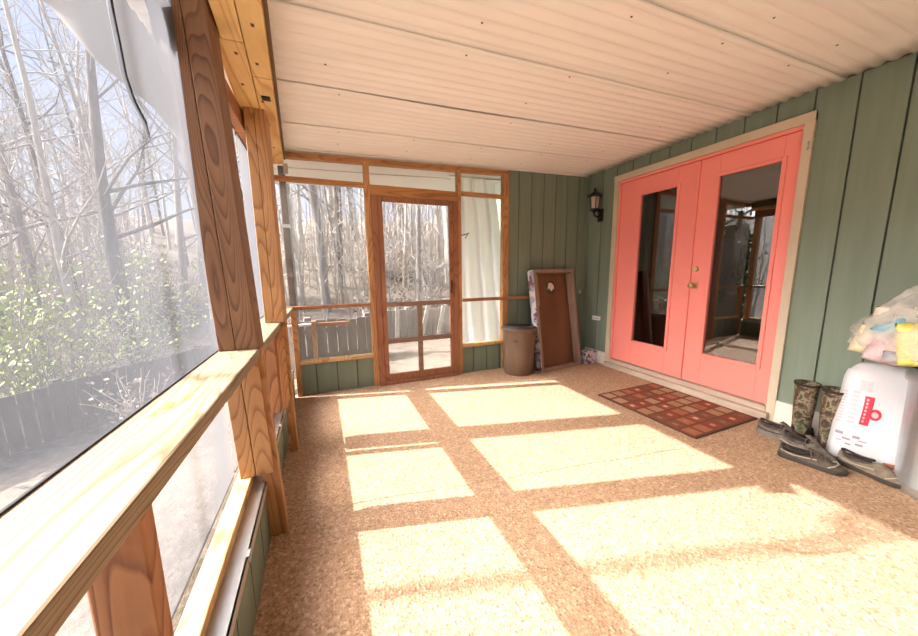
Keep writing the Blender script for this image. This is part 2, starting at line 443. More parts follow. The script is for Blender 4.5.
for (dx, y) in ((-.13, 1.95), (-.05, 1.75), (-.06, 2.1), (-.14, 2.3), (-.05, 2.4), (-.11, 2.7), (-.04, 1.5), (-.12, 1.7), (-.05, 2.8)):
    box(bm, hx(y)+dx-.006, hx(y)+dx+.006, y-.008, y+.008, 2.0485, 2.051)
build('nail_marks', bm, M['rust'], hd)
B('metal_clip', (hx(2.05)-.06, hx(2.05)-.02, 2.03, 2.07, 2.042, 2.05), M['black'], hd)
B('hanger_bracket', (.33, .365, 3.19, 3.203, 1.975, 2.06), M['metal'], hd)
bm = bmesh.new(); hexa(bm, [(.175, 1.62, 1.95), (.238, 1.62, 1.95), (.235, 3.2, 1.95), (.165, 3.2, 1.95), (.175, 1.62, 2.049), (.238, 1.62, 2.049), (.235, 3.2, 2.049), (.165, 3.2, 2.049)])
o = build('outer_plate_board', bm, M['crosswood'], bevel=.003); tag(o, 'darker brown board outside and just under the header beam', 'board')

# dark trim strip between header and ceiling
bm = bmesh.new(); hbeam(bm, .002, .014, YB, 3.2, 2.09, 2.20); o = build('trim_2', bm, mat('dark edge strip', (.16, .10, .05), .7)); tag(o, kind='structure')

# ------------------------------------------------------------------ insect screens of the left side
def pane(name, pts, mt, parent, div=12, amp=.004, nrm=Vector((1, 0, 0))):
    bm = bmesh.new(); A, Bq, C, D = [Vector(p) for p in pts]; g = []
    for j in range(div+1):
        v = j/div; r = []
        for i in range(div+1):
            u = i/div; p = A*(1-u)*(1-v)+Bq*u*(1-v)+C*u*v+D*(1-u)*v
            e = math.sin(PI*u)*math.sin(PI*v)
            r.append(bm.verts.new(p+nrm*amp*e*noise.noise(p*3.0)*2))
        g.append(r)
    for j in range(div):
        for i in range(div): bm.faces.new((g[j][i], g[j][i+1], g[j+1][i+1], g[j+1][i]))
    return build(name, bm, mt, parent, smooth=True)
bays = [(-1.44, -.30), (-.14, 1.45), (1.60, 2.19), (2.36, 3.12)]
wn = 1
for (a, b_) in bays:
    for (z0, z1) in ((.853, 2.15 if a < 1.5 else 1.955), (.306, .815)):
        wobj = tag(empty('window_%d' % wn, (0, 0, 0)), kind='structure'); wn += 1
        xo = .176 if z0 > .8 else .172
        pane('insect_screen', [(xo+rx(a), a-.06, z0), (xo+rx(b_), b_+.06, z0), (xo+rx(b_), b_+.06, z1), (xo+rx(a), a-.06, z1)], M['screen'], wobj, 14)
        bm = bmesh.new()
        ybeam(bm, xo-.003, xo+.002, a-.06, b_+.06, z0-.002, z0+.003, rx(a), rx(b_))
        ybeam(bm, xo-.006, xo+.004, a-.06, b_+.06, z1-.006, z1+.002, rx(a), rx(b_))
        build('screen_spline', bm, M['black'], wobj)

# ------------------------------------------------------------------ far screened wall
def fb(name, x0, x1, z0, z1, mt, y0=L-.02, y1=L+.05, bevel=.003, parent=None):
    return B(name, (x0, x1, y0, y1, z0, z1), mt, parent, bevel)
fz = lambda x: cz(x, L)-.022
far = []
bm = bmesh.new()
hexa(bm, [(.33, L-.02, fz(.33)-.045), (2.53, L-.02, fz(2.53)-.045), (2.53, L+.05, fz(2.53)-.045), (.33, L+.05, fz(.33)-.045),
          (.33, L-.02, fz(.33)), (2.53, L-.02, fz(2.53)), (2.53, L+.05, fz(2.53)), (.33, L+.05, fz(.33))])
o = build('top_plate', bm, M['pine_x'], bevel=.003); tag(o, 'orange top plate of the far screened wall against the ceiling', 'beam')
o = fb('transom_rail', .215, .985, 1.93, 1.965, M['pine_x']); tag(o, 'transom rail over the far left screen', 'rail')
o = fb('transom_rail', 1.955, 2.46, 1.93, 1.965, M['pine_x']); tag(o, 'short transom rail over the far screen right of the door', 'rail')
o = fb('stud_post', .985, 1.035, 0, 2.15, M['pine_z'], L-.025); tag(o, 'orange upright stud left of the screen door', 'post')
o = fb('stud_post', 1.918, 1.955, 0, 2.17, M['pine_z'], L-.025); tag(o, 'orange upright stud right of the screen door', 'post')
o = fb('stud_post', 2.46, 2.53, 0, 2.185, M['pine_z'], L-.022); tag(o, 'yellowish upright stud beside the green far wall', 'post')
o = fb('stud_post', .285, .33, 0, .815, M['pine_z'], L-.02); tag(o, 'short stud at the left end of the far wall, under its middle rail', 'post')
o = fb('mid_rail', .215, .985, .815, .847, M['crosswood'], L-.03); tag(o, 'reddish middle rail across the far left screen', 'rail')
o = fb('mid_rail', 1.955, 2.84, .815, .850, M['crosswood'], L-.045, L-.0235); tag(o, 'reddish middle rail running right of the screen door onto the green wall', 'rail')
o = fb('sill_rail', .33, .985, .302, .335, M['pine_y']); tag(o, 'pale sill rail under the far left screen', 'rail')
o = fb('sill_rail', 1.955, 2.46, .302, .335, M['pine_y']); tag(o, 'pale sill rail under the far screen right of the door', 'rail')
def farpane(x0, x1, z0, z1, mt=None, amp=.004):
    global wn
    wobj = tag(empty('window_%d' % wn, (0, 0, 0)), kind='structure'); wn += 1
    pane('insect_screen', [(x0, L+.03, z0), (x1, L+.03, z0), (x1, L+.03, z1), (x0, L+.03, z1)], mt or M['screen_far'], wobj, 10, amp, Vector((0, 1, 0)))
farpane(.215, .985, .335, 1.93); farpane(.215, .985, 1.965, 2.14); farpane(1.955, 2.46, .335, 1.93); farpane(1.955, 2.46, 1.965, 2.18)
farpane(1.035, 1.918, 1.96, 2.16)

# screen door
d1 = tag(empty('door_1', (0, 0, 0)), kind='structure')
fb('door_header', 1.035, 1.918, 1.858, 1.955, M['pine_x'], parent=d1)
fb('door_jamb', 1.036, 1.095, 0, 1.858, M['redwood'], L-.03, parent=d1)
fb('door_jamb', 1.862, 1.917, 0, 1.858, M['redwood'], L-.03, parent=d1)
fb('door_sill', 1.036, 1.917, 0, .030, M['redwood'], L-.05, parent=d1)
leafm = M['redwood']; lw = wood('dull brown screen rail timber', (.25, .17, .13), (.17, .10, .07), 'x', 6, .4, False)
lf = empty('door_leaf', (0, 0, 0)); lf.parent = d1
def lb(name, x0, x1, z0, z1, mt=leafm): return B(name, (x0, x1, L-.028, L+.0, z0, z1), mt, lf, .003)
lb('stile', 1.098, 1.142, .035, 1.852); lb('stile', 1.815, 1.859, .035, 1.852)
lb('top_rail', 1.142, 1.815, 1.808, 1.852); lb('bottom_rail', 1.142, 1.815, .035, .105)
lb('lock_rail', 1.142, 1.815, .80, .845, lw); lb('lower_rail', 1.142, 1.815, .425, .475, lw)
lb('muntin', 1.452, 1.502, .105, .425, lw); lb('muntin', 1.452, 1.502, .475, .80, lw)
pane('insect_screen', [(1.142, L-.010, .105), (1.815, L-.010, .105), (1.815, L-.010, 1.808), (1.142, L-.010, 1.808)], M['screen_far'], lf, 10, .003, Vector((0, 1, 0)))
B('door_pull', (1.822, 1.836, L-.05, L-.028, .92, 1.05), M['black'], lf, .003)

# ------------------------------------------------------------------ coral french doors
d2 = tag(empty('door_2', (0, 0, 0)), kind='structure')
T = M['trim']
B('door_casing', (W-.022, W+.01, 1.215, 1.268, 0, 2.16), T, d2, .004)
B('door_casing', (W-.022, W+.01, 2.762, 2.82, 0, 2.155), T, d2, .004)
B('door_casing', (W-.024, W+.01, 1.215, 2.82, 2.10, 2.165), T, d2, .004)
B('door_frame', (W+.0, W+.09, 1.262, 1.286, .07, 2.10), M['coral'], d2, .002)
B('door_frame', (W+.0, W+.09, 2.744, 2.768, .07, 2.10), M['coral'], d2, .002)
B('door_frame', (W+.0, W+.09, 1.286, 2.744, 2.075, 2.10), M['coral'], d2, .002)
B('threshold', (W-.06, W+.12, 1.24, 2.80, .0, .055), M['thresh'], d2, .006)
B('threshold', (W-.02, W+.12, 1.27, 2.76, .055, .095), M['thresh'], d2, .004)
def leaf(y0, y1, gy0, gy1, gz0, gz1, hand):
    lf = empty('door_leaf', (W+.012, (y0+y1)/2, .10)); lf.parent = d2
    ox, oy, oz = lf.location
    def q(name, x0, x1, a, b_, z0, z1, mt=M['coral'], bv=.003, par=lf):
        bm = bmesh.new(); box(bm, x0-ox, x1-ox, a-oy, b_-oy, z0-oz, z1-oz); return build(name, bm, mt, par, bevel=bv)
    X0, X1 = W+.012, W+.052
    q('stile', X0, X1, y0, gy0, .102, 2.072); q('stile', X0, X1, gy1, y1, .102, 2.072)
    q('bottom_rail', X0, X1, gy0, gy1, .102, gz0); q('top_rail', X0, X1, gy0, gy1, gz1, 2.072)
    bm = bmesh.new()                           # raised moulding round the lite
    for (a, b_, c, d) in ((gy0-.022, gy0+.006, gz0-.022, gz1+.022), (gy1-.006, gy1+.022, gz0-.022, gz1+.022), (gy0+.006, gy1-.006, gz0-.022, gz0+.006), (gy0+.006, gy1-.006, gz1-.006, gz1+.022)):
        box(bm, X0-.010-ox, X0+.02-ox, a-oy, b_-oy, c-oz, d-oz)
    build('moulding', bm, M['coral'], lf, bevel=.004)
    q('glass_pane', X0+.012, X0+.016, gy0, gy1, gz0, gz1, M['glass'], 0)
    return lf, q
lfA, qA = leaf(1.953, 2.742, 2.115, 2.50, .36, 1.905, 1)
lfB, qB = leaf(1.288, 1.948, 1.368, 1.775, .385, 1.905, -1)
bm = bmesh.new(); box(bm, W-.002-lfB.location.x, W+.012-lfB.location.x, 1.926-lfB.location.y, 1.952-lfB.location.y, .105-.1, 2.07-.1)
build('astragal', bm, M['coral'], lfB, bevel=.003)
# deadbolt and knob with its plate
bm = bmesh.new(); tube(bm, [(W+.012, 1.89, 1.14), (W-.012, 1.89, 1.14)], .024, 20)
for v in bm.verts: v.co -= Vector(lfB.location)
build('deadbolt', bm, M['brass'], lfB, bevel=.003)
bm = bmesh.new(); box(bm, W+.004, W+.012, 1.86, 1.92, .965, 1.025)
for v in bm.verts: v.co -= Vector(lfB.location)
kp = build('handle_plate', bm, M['brass'], lfB, bevel=.004)
bm = bmesh.new(); tube(bm, [(W+.006, 1.89, .995), (W-.022, 1.89, .995), (W-.028, 1.89, .995), (W-.05, 1.89, .995), (W-.056, 1.89, .995)], [.012, .012, .024, .024, .012], 20)
for v in bm.verts: v.co -= Vector(lfB.location)
build('knob', bm, M['brass'], lfB, smooth=True)
bm = bmesh.new(); tube(bm, [(W-.022, 1.235, 1.93), (W-.036, 1.23, 1.935), (W-.04, 1.23, 1.96), (W-.03, 1.23, 1.975)], .005, 8)
o = build('screen_hook', bm, M['metal']); tag(o, 'small grey hook on the cream casing right of the coral doors', 'hook')

# dim room seen through the door glass
rm = tag(empty('room_behind_doors', (0, 0, 0)), kind='structure')
B('interior_wall', (W+3.2, W+3.3, -.5, 4.5, 0, 2.4), M['interior'], rm, 0)
B('interior_wall', (W+.12, W+3.2, -.6, -.5, 0, 2.4), M['interior'], rm, 0)
B('interior_wall', (W+.12, W+3.2, 4.4, 4.5, 0, 2.4), M['interior'], rm, 0)
B('interior_wall', (W+.021, W+.12, -.5, 1.25, 0, 2.4), M['interior'], rm, 0)
B('interior_wall', (W+.021, W+.12, 2.78, 4.4, 0, 2.4), M['interior'], rm, 0)
B('interior_wall', (W+.021, W+.12, 1.25, 2.78, 2.111, 2.4), M['interior'], rm, 0)
B('interior_ceiling', (W+.021, W+3.3, -.6, 4.5, 2.4, 2.45), M['interior'], rm, 0)
B('interior_floor', (W+.021, W+3.3, -.6, 4.5, -.1, 0), M['interior_floor'], rm, 0)

# ------------------------------------------------------------------ wall lantern
ln = empty('wall_lantern', (W, 3.01, 1.715)); ln.scale = (.92, .92, .92); tag(ln, 'black carriage lantern on the green wall left of the coral doors', 'lantern')
K = M['black']
bm = bmesh.new(); box(bm, -.018, 0, -.045, .045, -.01, .15); build('backplate', bm, K, ln, bevel=.012)
bm = bmesh.new(); tube(bm, [(-.01, 0, .07), (-.06, 0, .045), (-.11, 0, .06), (-.12, 0, .12)], [.014, .012, .012, .016], 10)
tube(bm, [(-.01, 0, .12), (-.05, 0, .13), (-.09, 0, .115)], [.009, .008, .007], 8); build('arm', bm, K, ln, smooth=True)
bm = bmesh.new(); lathe(bm, [(.012, .10), (.03, .115), (.06, .125), (.062, .14), (.045, .148)], (-.12, 0, 0), 6); bs = build('lantern_base', bm, K, ln)
bm = bmesh.new()
lathe(bm, [(.048, .148), (.064, .29)], (-.12, 0, 0), 6)
build('lantern_glass', bm, mat('lantern glass', (.80, .66, .60), .12, **{'Transmission Weight': .55, 'Alpha': 1}), ln)
bm = bmesh.new()
for k in range(6):
    a = 2*PI*k/6; tube(bm, [(-.12+.05*math.cos(a), .05*math.sin(a), .145), (-.12+.067*math.cos(a), .067*math.sin(a), .292)], .005, 6)
build('cage', bm, K, ln)
bm = bmesh.new(); lathe(bm, [(.088, .285), (.09, .295), (.06, .325), (.03, .345), (.012, .352), (.014, .365), (.018, .375), (.004, .40)], (-.12, 0, 0), 12); 
for k in range(6):
    a = 2*PI*(k+.5)/6; box(bm, -.12+.08*math.cos(a)-.006, -.12+.08*math.cos(a)+.006, .08*math.sin(a)-.006, .08*math.sin(a)+.006, .29, .32)
build('cap', bm, K, ln)

# outlet and bracket near the corner
oc = empty('outlet_cover', (W, 2.99, .55)); tag(oc, 'small white outlet cover low on the green wall beside the doors', 'outlet')
bm = bmesh.new(); box(bm, -.022, 0, -.06, .06, -.025, .025); build('cover_plate', bm, mat('white plastic', (.75, .74, .72), .4), oc, bevel=.006)
bm = bmesh.new(); box(bm, -.026, -.02, -.05, .05, -.004, .004); build('cover_hinge', bm, mat('grey plastic', (.4, .4, .4), .5), oc)
hk = empty('wall_hook', (3.60, L, .87)); tag(hk, 'small pale hook on the green far wall right of the leaning board', 'hook')
bm = bmesh.new(); box(bm, -.012, .012, -.005, 0, -.03, .03); build('hook_plate', bm, M['metal'], hk, bevel=.002)
bm = bmesh.new(); tube(bm, [(0, -.004, .01), (0, -.03, .0), (0, -.035, .018)], .005, 8); build('hook_prong', bm, M['metal'], hk)

# ------------------------------------------------------------------ patterned fabric
def pattern_mat(name='purple and white patterned covering', sc_=16):
    K = mat(name, (.5, .4, .45), .75); t, n, b = nodes(K)
    v = mapping(K); vo = n.new('ShaderNodeTexVoronoi'); vo.inputs['Scale'].default_value = sc_; vo.inputs['Randomness'].default_value = .8
    t.links.new(v, vo.inputs['Vector']); s = n.new('ShaderNodeSeparateColor'); t.links.new(vo.outputs['Color'], s.inputs[0])
    r = ramp(K, s.outputs[0], [(0, (.70, .66, .68)), (.33, (.72, .70, .72)), (.36, (.22, .11, .17)), (.62, (.30, .17, .2)), (.65, (.38, .40, .52)), (1, (.62, .58, .66))])
    r.node.color_ramp.interpolation = 'CONSTANT'
    t.links.new(r, b.inputs['Base Color']); return K
M['pattern'] = pattern_mat()

# ------------------------------------------------------------------ leaning game board
cb = empty('bean_bag_board', (2.79, 2.885, .0)); tag(cb, 'bean bag toss board leaning upright on the green wall, brown underside outward', 'game board')
cb.rotation_euler = (math.radians(-10.0), 0, math.radians(4))
BW, BH, BD = .62, 1.17, .085
def cbx(name, x0, x1, y0, y1, z0, z1, mt, bv=.003):
    bm = bmesh.new(); box(bm, x0, x1, y0, y1, z0, z1); return build(name, bm, mt, cb, bevel=bv)
cbx('side_board', .006, .042, 0, BD, 0, BH, M['frame_brown']); cbx('side_board', BW-.042, BW, 0, BD, 0, BH, M['frame_brown'])
cbx('end_board', .042, BW-.042, 0, BD, 0, .036, M['frame_brown']); cbx('end_board', .042, BW-.042, 0, BD, BH-.036, BH, M['frame_brown'])
cbx('side_wrap', 0, .0058, .001, BD+.012, .002, BH-.002, M['pattern'], 0)
bm = bmesh.new()                               # play panel with a round hole
hc = (BW*.5, BH-.20); hr = .075; ns = 40
outer = []
for k in range(ns):
    a = 2*PI*k/ns; dx, dz = math.cos(a), math.sin(a)
    s = min(((BW-.006-hc[0]) if dx > 0 else (hc[0]-.006))/max(abs(dx), 1e-6), ((BH-hc[1]) if dz > 0 else hc[1])/max(abs(dz), 1e-6))
    outer.append((hc[0]+dx*s, hc[1]+dz*s))
# include the four corners by snapping the nearest samples
for cx_, cz_ in ((.006, 0), (BW-.006, 0), (.006, BH), (BW-.006, BH)):
    i = min(range(ns), key=lambda i: (outer[i][0]-cx_)**2+(outer[i][1]-cz_)**2); outer[i] = (cx_, cz_)
for y0 in (BD,):
    a_ = [bm.verts.new((p[0], y0, p[1])) for p in outer]; b2 = [bm.verts.new((hc[0]+hr*math.cos(2*PI*k/ns), y0, hc[1]+hr*math.sin(2*PI*k/ns))) for k in range(ns)]
    c2 = [bm.verts.new((p[0], y0+.012, p[1])) for p in outer]; d2_ = [bm.verts.new((hc[0]+hr*math.cos(2*PI*k/ns), y0+.012, hc[1]+hr*math.sin(2*PI*k/ns))) for k in range(ns)]
    for k in range(ns):
        j = (k+1) % ns
        bm.faces.new((a_[k], a_[j], b2[j], b2[k])); bm.faces.new((c2[k], d2_[k], d2_[j], c2[j])); bm.faces.new((b2[k], b2[j], d2_[j], d2_[k])); bm.faces.new((a_[k], c2[k], c2[j], a_[j]))
build('play_panel', bm, M['ply'], cb)
for a, b_ in [(.043, .072), (BW-.072, BW-.043)]:
    bm = bmesh.new(); box(bm, a, b_, .012, .06, BH-.42, BH-.05); build('folded_leg', bm, M['frame_brown'], cb, bevel=.004)
bm = bmesh.new()
vv = [(-.055, -.03), (-.02, -.012), (.0, -.04), (.022, -.05), (.034, -.02), (.06, -.028), (.05, .02), (.02, .048), (-.02, .05), (-.035, .01)]
f1 = [bm.verts.new((hc[0]+a, BD-.006, hc[1]+b_)) for a, b_ in vv]; f2 = [bm.verts.new((hc[0]+a, BD-.001, hc[1]+b_)) for a, b_ in vv]
bm.faces.new(f1); bm.faces.new(f2)
for k in range(len(vv)): bm.faces.new((f1[k], f1[(k+1) % len(vv)], f2[(k+1) % len(vv)], f2[k]))
build('hole_patch', bm, mat('pale hole patch', (.78, .62, .55), .7), cb)  # pale jagged patch set in the middle of the hole

bx = empty('patterned_box', (3.55, 2.97, 0), .05); tag(bx, 'small purple and white patterned box on the floor in the corner', 'box')
bm = bmesh.new(); box(bm, -.085, .085, -.05, .05, 0, .15); build('box_body', bm, pattern_mat('small box pattern', 30), bx, bevel=.006)
bm = bmesh.new(); box(bm, -.088, .088, -.053, .053, .135, .162); build('box_lid', bm, pattern_mat('small lid pattern', 36), bx, bevel=.004)

# ------------------------------------------------------------------ brown bin
tcn = empty('waste_bin', (2.555, 3.005, 0)); tag(tcn, 'brown round plastic waste bin beside the leaning board', 'bin')
bm = bmesh.new(); lathe(bm, [(.0, .008), (.150, .0), (.160, .012), (.172, .22), (.184, .50), (.184, .52), (.176, .52), (.168, .40), (.150, .03), (0, .02)], seg=40)
build('bin_body', bm, M['brownpl'], tcn, smooth=True)
bm = bmesh.new(); lathe(bm, [(.184, .490), (.196, .495), (.198, .520), (.186, .526), (.176, .520)], seg=40); build('rim', bm, M['brownpl'], tcn, smooth=True)
bm = bmesh.new(); lathe(bm, [(.0, .500), (.09, .508), (.15, .504), (.176, .512), (.186, .527)], seg=24, fn=lambda a, z: 1+.03*math.sin(5*a)); build('bin_liner', bm, mat('dark bin liner', (.05, .045, .04), .35), tcn, smooth=True)
for a in (-2.4, .6):
    bm = bmesh.new(); tube(bm, [(.183*math.cos(a-.15), .183*math.sin(a-.15), .40), (.205*math.cos(a-.1), .205*math.sin(a-.1), .40), (.205*math.cos(a+.1), .205*math.sin(a+.1), .40), (.183*math.cos(a+.15), .183*math.sin(a+.15), .40)], .007, 6)
    build('grip', bm, M['brownpl'], tcn)

# ------------------------------------------------------------------ doormat
def rug_mat():
    K = mat('patchwork doormat pile', (.3, .1, .05), .95); t, n, b = nodes(K)
    v = mapping(K)
    s = n.new('ShaderNodeVectorMath'); s.operation = 'SCALE'; s.inputs['Scale'].default_value = 1/.119; t.links.new(v, s.inputs[0])
    ad = n.new('ShaderNodeVectorMath'); ad.operation = 'ADD'; ad.inputs[1].default_value = (0.0, 0.0, .5); t.links.new(s.outputs[0], ad.inputs[0])
    fl = n.new('ShaderNodeVectorMath'); fl.operation = 'FLOOR'; t.links.new(ad.outputs[0], fl.inputs[0])
    fr = n.new('ShaderNodeVectorMath'); fr.operation = 'FRACTION'; t.links.new(ad.outputs[0], fr.inputs[0])
    wn_ = n.new('ShaderNodeTexWhiteNoise'); t.links.new(fl.outputs[0], wn_.inputs['Vector'])
    cell = ramp(K, wn_.outputs['Value'], [(0, (.26, .055, .03)), (.18, (.36, .23, .13)), (.36, (.19, .08, .045)), (.52, (.36, .13, .065)), (.68, (.40, .28, .18)), (.84, (.30, .08, .045))])
    cell.node.color_ramp.interpolation = 'CONSTANT'
    sx = n.new('ShaderNodeSeparateXYZ'); t.links.new(fr.outputs[0], sx.inputs[0])
    def edge(o_):
        a = n.new('ShaderNodeMath'); a.operation = 'SUBTRACT'; a.inputs[1].default_value = .5; t.links.new(o_, a.inputs[0])
        c = n.new('ShaderNodeMath'); c.operation = 'ABSOLUTE'; t.links.new(a.outputs[0], c.inputs[0]); return c.outputs[0]
    mxm = n.new('ShaderNodeMath'); mxm.operation = 'MAXIMUM'; t.links.new(edge(sx.outputs[0]), mxm.inputs[0]); t.links.new(edge(sx.outputs[1]), mxm.inputs[1])
    c = mixc(K, ramp(K, mxm.outputs[0], [(.385, (0, 0, 0)), (.41, (1, 1, 1))]), cell, (.17, .05, .025))
    # a smaller motif in the middle of each square
    sub = mixc(K, ramp(K, mxm.outputs[0], [(.13, (1, 1, 1)), (.16, (0, 0, 0))]), c, ramp(K, wn_.outputs['Value'], [(0, (.55, .35, .2)), (.5, (.28, .08, .04)), (1, (.62, .5, .35))]))
    nz = noise_n(K, v, 120, 2)
    c = mixc(K, .35, sub, ramp(K, nz, [(.3, (.12, .05, .03)), (.7, (.7, .5, .35))]), 'OVERLAY')
    t.links.new(c, b.inputs['Base Color']); bump(K, nz, .5, .004); return K
rg = empty('doormat', (2.865, 1.285, 0), math.radians(.5)); tag(rg, 'rust and brown patchwork doormat in front of the coral doors', 'doormat')
bm = bmesh.new(); gx, gy = 24, 28; RX, RY = .714, .833
g = [[bm.verts.new((RX*i/gx, RY*j/gy, .010+.002*noise.noise(Vector((i*.3, j*.3, 0))))) for i in range(gx+1)] for j in range(gy+1)]
for j in range(gy):
    for i in range(gx): bm.faces.new((g[j][i], g[j][i+1], g[j+1][i+1], g[j+1][i]))
ret = bmesh.ops.extrude_face_region(bm, geom=bm.faces[:])
for e in ret['geom']:
    if isinstance(e, bmesh.types.BMVert): e.co.z = .001
build('mat_pile', bm, rug_mat(), rg)
bm = bmesh.new()
for (a, b_, c, d) in ((-.012, RX+.012, -.012, 0), (-.012, RX+.012, RY, RY+.012), (-.012, 0, 0, RY), (RX, RX+.012, 0, RY)): box(bm, a, b_, c, d, .0, .009)
build('mat_binding', bm, mat('dark binding', (.07, .03, .02), .9), rg, bevel=.003)

# ------------------------------------------------------------------ camouflage boots
def camo(name, cols, sc_=18):
    K = mat(name, cols[0], .6); t, n, b = nodes(K)
    f = noise_n(K, mapping(K), sc_, 3, .65, .6)
    r = ramp(K, f, [(0, cols[0]), (.43, cols[1]), (.50, cols[2]), (.57, cols[3]), (.63, cols[0])]); r.node.color_ramp.interpolation = 'CONSTANT'
    t.links.new(r, b.inputs['Base Color']); return K
CAMO = camo('camouflage rubber', [(.035, .026, .018), (.10, .065, .04), (.24, .19, .14), (.075, .085, .03)], 15)
def sections(bm, secs, seg=18, cap=True):
    """secs: list of (centre, half width vector, half height vector)"""
    rings = []
    for c, a, b_ in secs:
        c, a, b_ = Vector(c), Vector(a), Vector(b_)
        rings.append([bm.verts.new(c+a*math.cos(2*PI*k/seg)+b_*math.sin(2*PI*k/seg)) for k in range(seg)])
    for i in range(len(rings)-1):
        for k in range(seg): bm.faces.new((rings[i][k], rings[i][(k+1) % seg], rings[i+1][(k+1) % seg], rings[i+1][k]))
    if cap: bm.faces.new(rings[0][::-1]); bm.faces.new(rings[-1])
    return rings
def boot(loc, rz, label, lean=0, h=.37):
    t = empty('rubber_boot', loc, rz); tag(t, label, 'boot', None)
    bm = bmesh.new()
    secs = [((.17, 0, .035), (0, .012, 0), (0, 0, .012)), ((.16, 0, .040), (0, .036, 0), (.0, 0, .026)), ((.12, 0, .048), (0, .046, 0), (0, 0, .036)), ((.07, 0, .060), (0, .044, 0), (.012, 0, .048)),
            ((.035, 0, .085), (0, .043, 0), (.035, 0, .055)), ((.0, 0, .12), (0, .045, 0), (.055, 0, .02)), ((-.004, 0, .17), (0, .047, 0), (.054, 0, .004)),
            ((-.004+lean*.4, 0, .26), (0, .053, 0), (.060, 0, 0)), ((lean*.8, 0, h-.02), (0, .058, 0), (.066, 0, 0)), ((lean, 0, h), (0, .060, 0), (.068, 0, 0))]
    sections(bm, secs, 20, cap=False)
    o = build('boot_shaft', bm, CAMO, t, smooth=True); md = o.modifiers.new('t', 'SOLIDIFY'); md.thickness = .004; md.offset = -1
    bm = bmesh.new()
    sections(bm, [((-.004, 0, .03), (0, .042, 0), (.055, 0, 0)), ((-.004, 0, .07), (0, .044, 0), (.056, 0, 0)), ((0, 0, .12), (0, .044, 0), (.056, 0, 0))], 20)
    build('heel_counter', bm, CAMO, t, smooth=True)
    bm = bmesh.new()                          # sole outline
    pts = [(-.062, .02), (-.05, .036), (.0, .042), (.06, .040), (.12, .05), (.16, .042), (.185, .018), (.185, -.018), (.16, -.042), (.12, -.05), (.06, -.040), (0, -.042), (-.05, -.036), (-.062, -.02)]
    a = [bm.verts.new((p[0], p[1], 0)) for p in pts]; b_ = [bm.verts.new((p[0], p[1], .026)) for p in pts]
    bm.faces.new(a[::-1]); bm.faces.new(b_)
    for k in range(len(pts)): bm.faces.new((a[k], a[(k+1) % len(pts)], b_[(k+1) % len(pts)], b_[k]))
    build('sole', bm, mat('dark rubber sole', (.03, .027, .02), .7), t, bevel=.004)
    bm = bmesh.new(); rr = [(lean, 0, h-.012), (lean, 0, h+.004)]
    sections(bm, [((lean*.97, 0, h-.014), (0, .062, 0), (.070, 0, 0)), ((lean, 0, h+.002), (0, .063, 0), (.071, 0, 0))], 20, cap=False)
    o = build('top_band', bm, mat('dark band', (.03, .022, .016), .7), t, smooth=True); md = o.modifiers.new('t', 'SOLIDIFY'); md.thickness = .003
    return t
boot((3.472, 1.00, 0), math.radians(12), 'left camouflage rubber boot, nearer the coral doors', .0, .40)
boot((3.462, .868, 0), math.radians(8), 'right camouflage rubber boot, next to the white bag', .008, .40)

